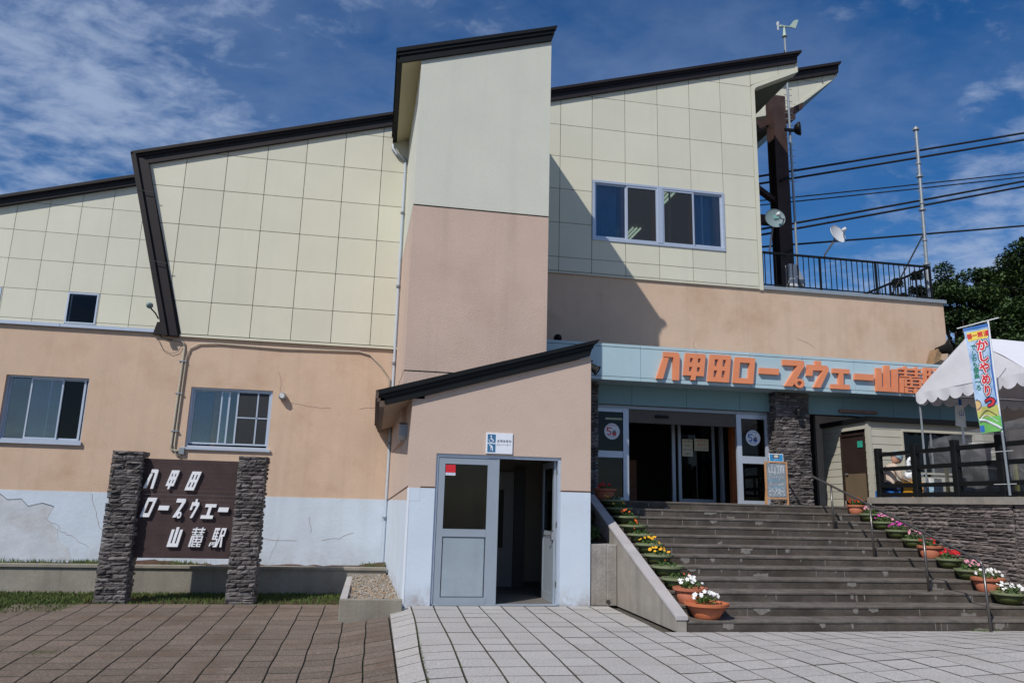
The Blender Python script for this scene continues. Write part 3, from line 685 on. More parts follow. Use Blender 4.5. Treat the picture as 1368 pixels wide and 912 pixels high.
rf=MB(); rf.prism([(.0,hz(0)-.01),(3.62,hz(3.62)-.01),(3.62,hz(3.62)-.12),(.0,hz(0)-.12)],HY-.002,13.49); rf.prism([(.0,hz(0)-.01),(.41,hz(.41)-.01),(.41,hz(.41)-.12),(0,hz(0)-.12)],13.49,16.99); rf.prism([(3.05,hz(3.05)-.01),(3.62,hz(3.62)-.01),(3.62,hz(3.62)-.12),(3.05,hz(3.05)-.12)],13.49,16.9)
obj('roof_slab',rf,M['black'],H)
lf=MB()
for a,b,c,d in ((-.05,.0,3.19,3.33),(-.02,.03,3.14,3.20),(.02,.10,3.06,3.16)): lf.box(a,b,HY-.1,16.95,c,d)
obj('eave_fascia',lf,mat('weathered_brown_board',(.11,.075,.06),.8,.3,9),H)
obj('eave_soffit',MB().prism([(.06,hz(.06)-.24),(.60,hz(.60)-.24),(.60,hz(.60)-.26),(.06,hz(.06)-.26)],HY-.05,16.9),mat('beige_soffit',(.42,.31,.22),.8,.08),H)
obj('wall_vent',MB().prism([(13.2,2.62),(13.0,2.67),(13.0,2.86),(13.2,2.92)][::-1],.38,.52,axis='x'),M['galv'],H)
obj('lobby_floor',MB().box(HX0+.2,HX1-.2,HY+.2,16.8,-.02,.015),mat('lobby_floor',(.16,.15,.14),.6,.15),H)
ib=MB(); ib.box(HX0+.2,HX1-.2,15.0,15.1,.015,2.55); ib.box(HX0+.2,HX0+.22,HY+.2,15.0,.015,2.55); ib.box(HX1-.22,HX1-.2,HY+.2,15,.015,2.55); ib.box(HX0+.2,HX1-.2,HY+.2,15,2.5,2.55)
obj('lobby_interior',ib,mat('lobby_wall',(.17,.15,.12),.8,.08),H)
obj('skirting',MB().box(HX0+.22,HX1-.22,14.97,15.0,.015,.12),M['dark'],H)
ed=MB(); ed.box(1.75,2.75,14.93,14.97,.02,2.2); E_=obj('elevator_door',ed,mat('elevator_door_grey',(.20,.20,.20),.5,.06),H)
obj('door_glass',MB().box(1.95,2.15,14.915,14.93,.75,1.85),M['dark'],E_)
obj('door_glass',MB().box(2.35,2.55,14.915,14.93,.75,1.85),M['dark'],E_)
obj('door_surround',MB().box(2.76,2.98,14.92,14.98,.02,2.3),mat('dark_frame',(.05,.05,.05),.6),H)
# door set
D=obj('door_frame',MB().box(DX0,DX1,HY+.03,HY+.13,DZ-.05,DZ-.002).box(DX0,DX0+.04,HY+.03,HY+.13,.01,DZ-.05).box(DX1-.05,DX1-.002,HY+.03,HY+.13,.01,DZ-.05).box(DX0,DX1,HY+.03,HY+.13,0.002,.018),M['alu'],H)
lf=MB(); y0,y1=HY+.045,HY+.085
a,b=1.03,2.03
lf.box(a,a+.11,y0,y1,.02,DZ-.055); lf.box(b-.19,b,y0,y1,.02,DZ-.055); lf.box(a+.11,b-.19,y0,y1,2.20,DZ-.055); lf.box(a+.11,b-.19,y0-.006,y1,1.05,1.17); lf.box(a+.07,b-.17,y0-.008,y1,.02,.12)
lf.box(b-.02,b+.002,y0-.012,y1,.02,DZ-.06)
DL=obj('door_leaf',lf,M['aludoor'],H)
obj('lower_panel',MB().bevbox(a+.12,b-.20,y0+.012,y1-.005,.125,1.045,.012),mat('brushed_panel',(.36,.42,.47),.35,.10,3,metal=.35,streak=.3),DL)
obj('wired_glass',MB().box(a+.11,b-.19,y0+.012,y0+.018,1.17,2.20),M['glassw'],DL)
wr=MB()
for i in range(-60,60):
    s=a+.11+i*.022; p0=(s,1.17); p1=(s+.62,2.20)
    P=clip(clip([(p0[0],p0[1]),(p0[0]+.0016,p0[1]),(p1[0]+.0016,p1[1]),(p1[0],p1[1])],-1,0,-(a+.11)),1,0,b-.19)
    if len(P)>2: wr.prism(P,y0+.008,y0+.0105)
obj('wire_mesh',wr,mat('pale_wire',(.14,.13,.10),.6,.05),DL,kind='stuff')
obj('notice_sticker',MB().box(a+.12,a+.28,y0+.004,y0+.0075,2.06,2.185),M['red'],DL)
obj('notice_sticker_base',MB().box(a+.12,a+.28,y0+.004,y0+.0075,2.015,2.058),M['signwhite'],DL)
obj('notice_lettering',facing(text_mb('SECOM',.045),a+.20,y0+.0035,2.037,.9),M['bluep'],DL)
RLf=obj('open_door_leaf',MB().box(2.985,3.02,HY+.13,HY+1.02,.02,.16).box(2.985,3.02,HY+.13,HY+.24,.16,DZ-.06).box(2.985,3.02,HY+.92,HY+1.02,.16,DZ-.06).box(2.985,3.02,HY+.24,HY+.92,2.2,DZ-.06).box(2.985,3.02,HY+.24,HY+.92,1.05,1.15),M['aludoor'],H)
obj('pane',MB().box(2.998,3.006,HY+.24,HY+.92,1.15,2.2),M['glassd'],RLf); obj('lower_panel',MB().box(2.993,3.012,HY+.24,HY+.92,.16,1.05),M['aludoor'],RLf)
obj('handle',MB().tube([(2.97,HY+.2,1.09),(2.86,HY+.2,1.09),(2.85,HY+.28,1.09)],.011,8).box(2.96,2.985,HY+.15,HY+.23,1.0,1.18),M['steel'],RLf)
obj('lock_plate',MB().box(2.95,3.025,HY+.125,HY+.13,1.02,1.15),M['galv'],RLf)
for z in (.28,1.22,2.08): obj('hinge',MB().box(3.022,3.05,HY+.06,HY+.13,z,z+.09),M['steel'],RLf)
# elevator sign
ES=thing('elevator_sign','small white sign with two blue pictogram squares above the hut door','sign',(2.01,12.35,2.4))
obj('sign_plate',MB().bevbox(1.79,2.235,HY-.025,HY-.002,2.385,2.725,.004),M['signwhite'],ES)
y=HY-.028
for z in (2.565,2.41):
    obj('blue_square',MB().box(1.812,1.945,y,y+.0025,z,z+.135),M['signblue'],ES)
wc=MB(); cx,cz=1.87,2.615
wc.lathe([(.013,0),(.013,.002)],(cx+.0,y-.003,cz+.055),12,axis='y')
ring=[]
for i in range(14):
    a0=R(-200+i*17); a1=R(-200+(i+1)*17)
    wc.prism([(cx+.030*math.cos(t)*k-.002,cz-.008+.030*math.sin(t)*k) for t,k in ((a0,1),(a1,1),(a1,1.28),(a0,1.28))],y-.003,y-.001)
wc.box(cx-.008,cx+.008,y-.0032,y-.0012,cz-.005,cz+.038); wc.box(cx-.005,cx+.03,y-.0034,y-.0014,cz+.002,cz+.014); wc.prism([(cx+.02,cz+.003),(cx+.032,cz+.003),(cx+.052,cz-.035),(cx+.038,cz-.035)],y-.0036,y-.0016)
wc.lathe([(.012,0),(.012,.002)],(1.852,y-.003,2.525),12,axis='y')
wc.prism([(1.858,2.51),(1.878,2.525),(1.90,2.50),(1.905,2.43),(1.888,2.43),(1.884,2.47),(1.868,2.49)],y-.003,y-.001); wc.box(1.858,1.864,y-.0032,y-.0012,2.43,2.485); wc.prism([(1.858,2.487),(1.88,2.497),(1.88,2.490),(1.858,2.480)],y-.0034,y-.0014)
obj('pictogram',wc,M['signwhite'],ES)
obj('lettering',facing(text_mb('身障者専用',.05),2.09,y+.0015,2.59,.98),M['ink'],ES); obj('lettering',facing(text_mb('エレベーター',.043),2.085,y+.0015,2.53,.95),M['ink'],ES)

# ---------------------------------------------------------------- entrance canopy and shop front
C_=thing('entrance_canopy','pale blue panelled entrance canopy carrying the orange station lettering','canopy',(8.5,15,4.2))
YC=15.0
jx=[1.668,2.923,4.178,5.433,6.688,7.943,9.198,10.453,11.708,12.963,14.2]
for i,(a,b) in enumerate(zip(jx[1:],jx[2:])):
    a=max(a,3.05)
    obj('fascia_panel',MB().box(a+.004,b-.004,YC,YC+.03,4.262,4.885),M['bluecan'],C_)
    obj('top_trim_panel',MB().box(a+.004,b-.004,YC-.008,YC+.03,4.895,4.955),M['bluecan'],C_)
    obj('bottom_trim_panel',MB().box(a+.004,b-.004,YC-.008,YC+.03,4.18,4.25),M['bluecan'],C_)
    obj('soffit_panel',MB().box(a+.004,b-.004,YC+.035,15.68,4.185,4.20),M['bluecan'],C_)
for a,b in zip([4.22,5.47,6.74,8.01,9.29,10.58,11.87,13.1],[5.47,6.74,8.01,8.76,10.58,11.87,13.1,14.2]):
    if abs(a-9.29)<.01: a=9.54
    obj('header_panel',MB().box(a+.004,b-.004,15.68,15.72,3.765,4.183),M['teal'],C_)
obj('canopy_backing',MB().box(3.06,14.19,YC+.03,15.9,4.205,4.93).box(4.2,14.19,15.72,15.9,3.76,4.2),M['joint'],C_)
obj('canopy_top',MB().box(3.05,14.2,YC+.03,YW-.002,4.93,4.95),M['galv'],C_)
obj('timber_strip',MB().box(10.45,11.4,15.62,15.678,3.83,3.90),mat('pinkish_timber',(.30,.17,.13),.8,.2,8),C_)
# ---- lettering: strokes in a unit cell
def Rc(*a): return ('r',)+a
LET={
 '八':dict(p=[[(.33,1),(.92,1),(1,.93),(1,.82),(.33,.82)],[(.73,.84),(1,.84),(.95,0),(.70,0)],[(.30,.79),(.54,.79),(.27,.02),(0,.02)]],s=0),
 '甲':dict(r=[(0,.22,.16,1),(.36,.60,.16,1),(.74,.96,.16,1),(0,.96,.82,1),(0,.96,.49,.66),(0,.96,.16,.32),(.36,.58,0,.16)],s=.13),
 '田':dict(r=[(0,.22,0,1),(.37,.59,0,1),(.74,.96,0,1),(0,.96,.83,1),(0,.96,.42,.58),(0,.96,0,.17)],s=.13),
 'ロ':dict(r=[(0,.24,0,1),(.70,.95,0,1),(0,.95,.80,1),(0,.95,0,.20)],s=.13),
 'ー':dict(r=[(0,1,0,1)],s=.03),
 'プ':dict(p=[[(.0,1),(.93,1),(1,.9),(.96,.79),(.0,.79)],[(.66,.80),(.97,.80),(.37,0),(.02,0)]],ring=(.70,.13,.10,.21),s=0),
 'ウ':dict(p=[[(.42,1),(.66,1),(.66,.82),(.42,.82)],[(.06,.84),(.90,.84),(.98,.76),(.97,.64),(.06,.64)],[(.06,.66),(.28,.66),(.24,.42),(.0,.42)],[(.72,.66),(.97,.66),(.56,0),(.28,0)]],s=0),
 'ェ':dict(r=[(.10,1,.78,1),(0,1,0,.23),(.42,.66,.23,.78)],s=.05),
 '山':dict(r=[(0,.24,0,.88),(.38,.62,0,1),(.76,1,0,.88),(0,1,0,.18)],s=.07),
 '麓':dict(r=[(.24,.34,.62,1),(.72,.82,.62,1),(.0,1,.86,.93),(.0,.48,.72,.78),(.54,1,.72,.78),(.08,.5,.60,.65),(.56,.94,.60,.65),(.46,.54,.50,.60),(.06,1,.50,.56),(.06,.20,.0,.56),(.24,1,.36,.42),(.24,.33,.24,.5),(.5,.59,.24,.5),(.90,1,.24,.5),(.24,1,.22,.28),(.26,.38,0,.2),(.26,.6,.11,.16),(.26,.58,0,.05),(.66,.78,0,.2),(.66,1,.11,.16),(.66,1,0,.05),(.93,1,0,.08)],s=.07),
 '駅':dict(r=[(.06,.46,.88,1),(.06,.17,.38,1),(.26,.35,.42,1),(.06,.46,.70,.77),(.06,.46,.52,.59),(.06,.50,.38,.45),(.42,.52,.06,.45),(.30,.50,0,.08),(.58,.98,.88,1),(.58,.70,.30,1),(.86,.98,.56,1),(.58,.98,.56,.66)],p=[[(0,.24),(.10,.24),(.08,.04),(-.04,.04)],[(.16,.26),(.24,.26),(.25,.10),(.17,.10)],[(.29,.26),(.37,.26),(.38,.12),(.30,.12)],[(.58,.34),(.70,.34),(.62,0),(.48,0)],[(.74,.58),(.86,.58),(1.02,0),(.86,0)]],s=.07)}
LNAME={'八':'letter_hachi','甲':'letter_ko','田':'letter_da','ロ':'letter_ro','ー':'letter_long_bar','プ':'letter_pu','ウ':'letter_u','ェ':'letter_small_e','山':'letter_yama','麓':'letter_roku','駅':'letter_eki'}
def letter(ch,x0,x1,z0,z1,y,dep,shear=0,thin=0):
    d=LET[ch]; m_=MB(); w,h=x1-x0,z1-z0; s=d['s']
    if ch in '甲田ロ' and shear: s=.24
    def P(px,pz): return (x0+w*(px*(1-s)+s*pz)+shear*h*(pz-.0),z0+h*pz)
    if 'r' in d:
        # union of rectangles on their own breakpoints, no inner walls; round off by chamfering the outer corners slightly
        xs=sorted({v for q in d['r'] for v in q[:2]}); zs=sorted({v for q in d['r'] for v in q[2:]})
        on={}
        for i in range(len(xs)-1):
            for j in range(len(zs)-1):
                cx,cz=(xs[i]+xs[i+1])/2,(zs[j]+zs[j+1])/2
                on[i,j]=any(q[0]<cx<q[1] and q[2]<cz<q[3] for q in d['r'])
        for (i,j),v in on.items():
            if not v: continue
            a,b,c,e=P(xs[i],zs[j]),P(xs[i+1],zs[j]),P(xs[i+1],zs[j+1]),P(xs[i],zs[j+1])
            m_.add([(p[0],y,p[1]) for p in (a,b,c,e)],[(0,1,2,3)])
            for di,dj,p,q in ((0,-1,a,b),(1,0,b,c),(0,1,c,e),(-1,0,e,a)):
                if not on.get((i+di,j+dj),False):
                    m_.add([(p[0],y,p[1]),(q[0],y,q[1]),(q[0],y+dep,q[1]),(p[0],y+dep,p[1])],[(0,3,2,1)])
    for k,pp in enumerate(d.get('p',[])):
        m_.prism([P(*p) for p in pp],y-.0015*(k+1),y+dep)
    if 'ring' in d:
        cx,cz,ri,ro=d['ring']; n=16
        for k in range(n):
            a0,a1=2*math.pi*k/n,2*math.pi*(k+1)/n
            q=[(cx+ro*1.1*math.cos(a0),cz+ro*.85*math.sin(a0)),(cx+ro*1.1*math.cos(a1),cz+ro*.85*math.sin(a1)),(cx+ri*1.1*math.cos(a1),cz+ri*.85*math.sin(a1)),(cx+ri*1.1*math.cos(a0),cz+ri*.85*math.sin(a0))]
            m_.prism([P(*p) for p in q],y-.008,y+dep)
    return m_
SG=thing('station_name_letters','raised orange Japanese letters spelling the station name along the blue canopy','sign',(8.5,14.93,4.5))
FL=[["八", 5.752, 6.285, 4.237, 4.836], ["甲", 6.356, 6.9, 4.262, 4.841], ["田", 6.915, 7.488, 4.252, 4.843], ["ロ", 7.498, 8.055, 4.25, 4.82], ["ー", 8.117, 8.584, 4.484, 4.617], ["プ", 8.687, 9.204, 4.246, 4.831], ["ウ", 9.239, 9.785, 4.251, 4.848], ["ェ", 9.815, 10.288, 4.246, 4.702], ["ー", 10.407, 10.882, 4.48, 4.619], ["山", 10.923, 11.502, 4.247, 4.845], ["麓", 11.491, 12.101, 4.243, 4.853], ["駅", 12.094, 12.716, 4.24, 4.854]]
for ch,a,b,c,d in FL: obj(LNAME[ch],letter(ch,a,b,c,d,YC-.075,.075),M['orange'],SG)
# free standing name board
NB=thing('name_board','brown name board with white slanted Japanese lettering hung between two stone pillars','sign',(-3.2,14.3,-.2))
bw=MB(); nb=22
for i in range(nb):
    z0=.52+(2.2-.52)*i/nb; z1=.52+(2.2-.52)*(i+1)/nb
    obj('board_plank',MB().bevbox(-4.05,-2.30,14.30-random.uniform(0,.0012),14.36,z0+.0005,z1-.0005,.0008),M['board'],NB)
BL=[["八", -3.929, -3.76, 1.681, 2.014], ["甲", -3.583, -3.405, 1.683, 2.009], ["田", -3.249, -3.038, 1.672, 1.999], ["ロ", -3.927, -3.72, 1.201, 1.53], ["ー", -3.644, -3.475, 1.323, 1.4], ["プ", -3.399, -3.248, 1.204, 1.526], ["ウ", -3.146, -3.009, 1.201, 1.524], ["ェ", -2.936, -2.722, 1.194, 1.446], ["ー", -2.657, -2.482, 1.315, 1.393], ["山", -3.435, -3.242, 0.711, 1.041], ["麓", -3.095, -2.875, 0.717, 1.044], ["駅", -2.743, -2.521, 0.718, 1.04]]
for ch,a,b,c,d in BL: obj(LNAME[ch],letter(ch,a,b,c,d,14.25,.045,shear=.16),M['letterwhite'],NB)

# ---------------------------------------------------------------- ledge stone
def stone_mesh(seed,matl,name='stone'):
    rr=random.Random(seed); nx,nz=4,3; vs=[];fs=[]
    for i in range(nx+1):
        for j in range(nz+1):
            u_=i/nx;v_=j/nz; edge=(i in(0,nx))or(j in(0,nz))
            x=u_-.5+(rr.uniform(-.04,.04) if 0<i<nx else rr.uniform(-.02,.01)*(1 if i else -1)); z=v_-.5+rr.uniform(-.05,.05)
            y=-.5+rr.uniform(-.10,.10)+(.16 if edge else 0)
            vs.append((x,y,z))
    for i in range(nx):
        for j in range(nz): a=i*(nz+1)+j; fs.append((a,a+nz+1,a+nz+2,a+1))
    rim=[i*(nz+1) for i in range(nx+1)]+[nx*(nz+1)+j for j in range(1,nz+1)]+[i*(nz+1)+nz for i in range(nx-1,-1,-1)]+[j for j in range(nz-1,0,-1)]
    o=len(vs)
    for k in rim: vs.append((vs[k][0],.5,vs[k][2]))
    n=len(rim)
    for k in range(n): fs.append((rim[(k+1)%n],rim[k],o+k,o+(k+1)%n))
    fs.append(tuple(o+k for k in range(n)))
    return MB().add(vs,fs).mesh(name,matl)
SD=[stone_mesh(i,M['stoned']) for i in range(8)]; SP=[stone_mesh(i+20,M['stonep']) for i in range(8)]
def courses(w,h,hmin,hmax,wmin,wmax,rr):
    """irregular ledge-stone courses covering w x h"""
    z=0
    while z<h-.01:
        ch=min(rr.uniform(hmin,hmax),h-z)
        if h-z-ch<hmin*.6: ch=h-z
        x=rr.uniform(-wmax*.5,0)
        while x<w-.005:
            cw=rr.uniform(wmin,wmax); a,b=max(0,x),min(w,x+cw)
            if w-b<wmin*.4: b=w; cw=9
            if b-a>wmin*.35 or b==w:
                if b-a>wmin*1.5 and rr.random()<.3 and ch>hmin*1.2:
                    k=rr.uniform(.4,.6); yield a,b,z,z+ch*k; yield a,b,z+ch*k,z+ch
                else: yield a,b,z,z+ch
            x+=cw
        z+=ch
def face(par,x,y,z,w,h,ang,ms,dep=.09,seed=1,hr=(.055,.088),wr=(.12,.32),limit=999,lean=0,cnt=None):
    rr=random.Random(seed); ca,sa=math.cos(ang),math.sin(ang); P=wloc(par); big=MB(); n=0
    for a,b,c,d in courses(w,h,hr[0],hr[1],wr[0],wr[1],rr):
        me=rr.choice(ms); u_=(a+b)/2; dd=dep*rr.uniform(.75,1.35)
        ox=rr.uniform(-.014,.014)
        sc=((b-a)-.004+.01*rr.random(),dd,(d-c)*rr.uniform(.82,.93))
        loc=Vector((x+u_*ca+ox*sa, y+u_*sa-ox*ca, z+(c+d)/2))
        if n<limit:
            o=bpy.data.objects.new('stone',me); COL.objects.link(o); o.parent=par; o.location=loc-P; o.rotation_euler=(rr.uniform(-.02,.02),rr.uniform(-.02,.02),ang); o.scale=sc; n+=1
        else:
            mt=Matrix.LocRotScale(loc,Matrix.Rotation(ang,3,'Z'),Vector(sc)); big.add([mt@v.co for v in me.vertices],[tuple(p.vertices) for p in me.polygons])
    if big.v: obj('more_stones',big,ms[0].materials[0],par,kind='stuff')
    return n
def pillar(name,label,x0,x1,y0,y1,z0,z1,ms,group=None,seed=1,sides='fr'):
    t=thing(name,label,'pillar',((x0+x1)/2,(y0+y1)/2,z0),group)
    obj('core',MB().box(x0+.05,x1-.05,y0+.05,y1-.05,z0,z1-.03),M['mortar'],t)
    face(t,x0,y0+.045,z0,x1-x0,z1-z0,0,ms,seed=seed)
    if 'r' in sides: face(t,x1-.045,y0+.04,z0,y1-y0-.04,z1-z0,math.pi/2,ms,seed=seed+1)
    if 'l' in sides: face(t,x0+.045,y1,z0,y1-y0-.04,z1-z0,-math.pi/2,ms,seed=seed+2)
    rr=random.Random(seed)
    for a in range(2):
        for b in range(2):
            o=obj('capstone',random.choice(ms),parent=t,loc=((a-.5)*(x1-x0)*.5,(b-.5)*(y1-y0)*.5,z1-z0-.02)); o.scale=((x1-x0)*.52,(y1-y0)*.54,.06)
    return t
pillar('stone_pillar','dark ledge-stone pillar holding the left edge of the name board',-4.46,-3.97,14.13,14.55,-.22,2.30,SD,'stone pillars of the name board',11)
pillar('stone_pillar','dark ledge-stone pillar holding the right edge of the name board',-2.37,-1.90,14.13,14.55,-.22,2.28,SD,'stone pillars of the name board',31)
pillar('entrance_column','dark ledge-stone column right of the station entrance under the canopy',8.72,9.53,15.38,15.9,1.704,4.18,SD,'stone columns of the entrance',51,'fl')
pillar('entrance_column','dark ledge-stone column edge mostly hidden behind the elevator hut',3.8,4.62,15.38,15.9,1.704,4.18,SD,'stone columns of the entrance',71,'f')
LM=thing('wall_lamp','small black lantern lamp on the stone entrance column','lamp',(9.2,15.3,3.7))
obj('lantern',MB().lathe([(.03,0),(.055,.03),(.06,.16),(.045,.20),(.015,.24)],(9.2,15.26,3.60),12),M['black'],LM,smooth=False); obj('bracket',MB().box(9.18,9.22,15.28,15.4,3.70,3.74),M['black'],LM)

# ---------------------------------------------------------------- entrance doors and vestibule
E=thing('entrance_doors','grey framed glass entrance doors standing open beneath the canopy','door',(6.6,15.8,1.704))
YE=15.8
def gframe(x0,x1,z0,z1,y,t,mid,name='side_screen',gl=('glassd','glassd')):
    s=MB(); s.box(x0,x0+t,y,y+.07,z0,z1); s.box(x1-t*1.25,x1,y-.01,y+.07,z0,z1); s.box(x0+t,x1-t*1.25,y,y+.07,z1-t*.8,z1); s.box(x0+t,x1-t*1.25,y,y+.07,z0,z0+t*.7); s.box(x0+t,x1-t*1.25,y,y+.07,mid-t*.7,mid+t*.7)
    o=obj(name,s,M['alu'],E); obj('upper_pane',MB().box(x0+t,x1-t*1.25,y+.03,y+.036,mid+t*.7,z1-t*.8),M[gl[0]],o); obj('lower_pane',MB().box(x0+t,x1-t*1.25,y+.03,y+.036,z0+t*.7,mid-t*.7),M[gl[1]],o); return o
s1=gframe(4.63,5.43,1.706,3.69,YE,.10,2.69); s2=gframe(7.97,8.80,1.706,3.69,YE,.115,2.68)
def sticker(cx,cz,par,m,y=YE+.024,rad=.175):
    a=obj('round_sticker',MB().lathe([(rad,0),(rad,.003)],(cx,y,cz),40,axis='y'),M['signwhite'],par)
    y-=.0015
    t5=MB(); 
    for p in ([(-.12,.085),(-.01,.085),(-.01,.06),(-.12,.06)],[(-.12,.06),(-.09,.06),(-.09,.0),(-.12,.0)]): t5.prism([(cx+q[0],cz+q[1]) for q in p],y-.001,y+.001)
    n=12
    for k in range(n):
        a0,a1=R(120-k*22),R(120-(k+1)*22); t5.prism([(cx-.072+math.cos(t)*k2,cz-.034+math.sin(t)*k2) for t,k2 in ((a0,.055),(a1,.055),(a1,.03),(a0,.03))],y-.0012,y+.001)
    t5.prism([(cx+.0,cz-.035),(cx+.10,cz-.035),(cx+.095,cz-.075),(cx+.07,cz-.09),(cx+.03,cz-.09),(cx+.005,cz-.075)],y-.001,y+.001)
    obj('emblem_figure',t5,m,par)
    t6=MB(); t6.prism([(cx+.005,cz-.03),(cx+.095,cz-.03),(cx+.088,cz+.002),(cx+.07,cz+.01),(cx+.03,cz+.01),(cx+.012,cz+.002)],y-.001,y+.001); t6.box(cx+.045,cx+.053,y-.001,y+.001,cz+.01,cz+.035); t6.prism([(cx+.0,cz+.055),(cx+.09,cz+.03),(cx+.09,cz+.024),(cx+.0,cz+.049)],y-.0013,y+.001)
    obj('emblem_gondola',t6,M['ink'],par)
    mt=[]; 
    for k in range(9): mt.append((cx-.12+k*.028,cz+.105+(.02 if k%2 else 0)+.02*math.sin(k/8*3.14)))
    obj('emblem_ridge',ribbon(mt,.007,y-.001),m,par)
    obj('emblem_caption',facing(text_mb('ANNIVERSARY',.027),cx+.0,y,cz-.115,1.05),M['ink'],par)
sticker(5.06,3.185,s1,M['red']); sticker(8.375,3.175,s2,M['bluep'])
hd=MB(); hd.box(4.55,8.9,YE-.02,YE+.12,3.69,3.762); hd.box(8.80,8.95,YE,YE+.07,1.706,3.69); obj('head_frame',hd,M['aludoor'],E)
obj('transom',MB().box(5.43,7.97,YE+.02,YE+.12,3.40,3.69),mat('brown_grey_transom',(.10,.085,.075),.6,.1),E); obj('door_sensor',MB().box(6.05,6.35,YE-.03,YE+.02,3.52,3.58),M['black'],E)
VB=MB(); VB.box(4.3,10.0,20.5,20.6,1.7,3.9); VB.box(4.28,4.3,YE+.1,20.5,1.7,3.9); VB.box(10,10.05,16.0,20.5,1.7,3.9); VB.box(4.3,10,YE+.13,20.5,3.78,3.85)
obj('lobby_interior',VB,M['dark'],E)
obj('ticket_counter',MB().box(5.0,6.6,18.6,19.2,1.71,2.75),M['table'],E); obj('wall_poster',MB().box(5.6,6.1,20.45,20.49,2.6,3.3),M['tubpl'],E); obj('wall_poster',MB().box(6.4,6.8,20.45,20.49,2.6,3.2),M['ivory'],E)
obj('threshold',MB().box(5.43,7.97,YE-.05,YE+.1,1.704,1.712),M['galv'],E)
# inner sliding doors
YI=16.9
for k,(a,b) in enumerate(((7.03,7.95),)):
    s=MB(); s.box(a,a+.07,YI,YI+.05,1.71,3.75); s.box(b-.07,b,YI,YI+.05,1.71,3.75); s.box(a+.07,b-.07,YI,YI+.05,3.6,3.75); s.box(a+.07,b-.07,YI,YI+.05,1.71,1.80)
    o=obj('inner_door',s,M['aludoor'],E); obj('pane',MB().box(a+.07,b-.07,YI+.02,YI+.026,1.8,3.6),M['glassd'],o)
obj('inner_jamb',MB().box(6.90,6.98,YI+.06,YI+.12,1.71,3.78),M['aludoor'],E); obj('inner_jamb',MB().box(8.10,8.17,YI,YI+.1,1.71,3.78),M['aludoor'],E)
obj('wooden_post',MB().box(8.42,8.56,17.0,17.15,1.71,3.8),M['wood'],E)
def sheet_notice(x0,x1,z0,z1,y,lines,m,name='notice'):
    o=obj(name,MB().box(x0,x1,y,y+.004,z0,z1),mat('cream_paper',(.62,.57,.44),.8,.03),E)
    n=len(lines)
    for i,(t,mm) in enumerate(lines): obj('print',facing(text_mb(t,(z1-z0)/n*.62),(x0+x1)/2,y-.001,z1-(i+.5)*(z1-z0)/n,.9),mm,o)
sheet_notice(7.12,7.38,2.78,3.18,YI-.03,[('入口案内',M['ink']),('OPEN',M['ink']),('9:00-16:20',M['ink']),('営業中',M['ink'])],0)
sheet_notice(7.42,7.78,2.92,3.2,YI-.03,[('お手洗いは',M['red']),('階段右側',M['red']),('にございます',M['ink'])],0)
obj('lobby_tube',MB().box(5.6,6.2,18.0,18.06,3.70,3.74),M['tubed'],E)

# ---------------------------------------------------------------- stairs
ST=struct('staircase',MB().box(4.2,10.0,9.95,10.0,-.02,.01),M['step'])
s_h,s_t,Y0=.142,.39,9.9
for i in range(1,13):
    y=Y0+s_t*(i-1); z=s_h*i; yb=y+s_t if i<12 else 15.95
    x1=10.02 if i<12 else 10.02
    sp=MB()
    rr=random.Random(i)
    xs_=[4.2]+sorted(4.2+5.8*(k+rr.uniform(.3,.7))/5 for k in range(4))+[x1]
    sp.box(4.2,x1,y+.018,yb+.02,z-s_h-.01,z-.034)
    o=obj('step',sp,M['step'],ST)
    nz_=MB(); nz_.prism([(y+.006,z-.034),(y+.004,z-.010),(y+.012,z),(yb+.02,z),(yb+.02,z-.034)],4.2,x1,axis='x'); obj('tread',nz_,M['nosing'],o)
    lm=MB()      # pale lime runs and joints on the riser face
    for k in range(rr.randint(6,11)):
        x=rr.uniform(4.5,9.2); w=rr.choice((.012,.015,.02,.03,.05,.08,.15,.25)); h=(s_h-.036)*rr.uniform(.4,1.0)
        if k%4==0: w=.010; h=s_h
        m=6; top=[(x+w*q/m,z-.0355) for q in range(m+1)]; bot=[(x+w*q/m,max(z-s_h,z-.036-h*(1-.75*rr.random()*abs(2*q/m-1)))) for q in range(m,-1,-1)]
        if k%9==5 and w>.03: top=[(x+w*q/m,z-s_h+h*.8*rr.uniform(.3,1)) for q in range(m+1)]; bot=[(x+w,z-s_h+.002),(x,z-s_h+.002)]
        lm.prism(top+bot,y+.0155-.0003*k,y+.018)
    for k in range(12):
        x=rr.uniform(4.3,9.3); w=rr.uniform(.15,.7); lm.prism([(x,z-.0355),(x+w,z-.0355),(x+w*.9,z-.041),(x+w*.5,z-.038),(x+w*.1,z-.042)],y+.0122+.00008*k,y+.018)
    obj('lime_marks',lm,mat('pale_lime_run',(.21,.195,.178),.9,.3,12),o)
SW=thing('stair_side_wall','sloping concrete side wall at the left edge of the stairs','wall',(4.1,11,0))
obj('wall_body',MB().prism([(9.9,0),(14.4,0),(14.4,1.80),(14.2,1.745),(9.9,.18)],4.05,4.185,axis='x'),M['concrete'],SW)
obj('coping',MB().prism([(9.885,.15),(9.885,.20),(14.25,1.80),(14.4,1.80),(14.4,1.74),(14.2,1.745),(9.9,.17)],4.03,4.2,axis='x'),M['concretel'],SW)
CB=thing('concrete_block','weathered concrete block wall with a round drain hole beside the hut','wall',(3.86,12.5,0))
cbm=MB(); cbm.bevbox(3.60,3.865,12.39,12.75,.0,.97,.012); cbm.bevbox(3.865,4.045,12.39,12.75,0,.97,.012); obj('block',cbm,mat('rough_concrete_block',(.29,.27,.25),.9,.25,4,.5,30,streak=.9,stain=.8),CB)
obj('drain_hole',MB().lathe([(.032,0),(.032,.01)],(3.89,12.378,.07),16,axis='y'),M['dark'],CB)
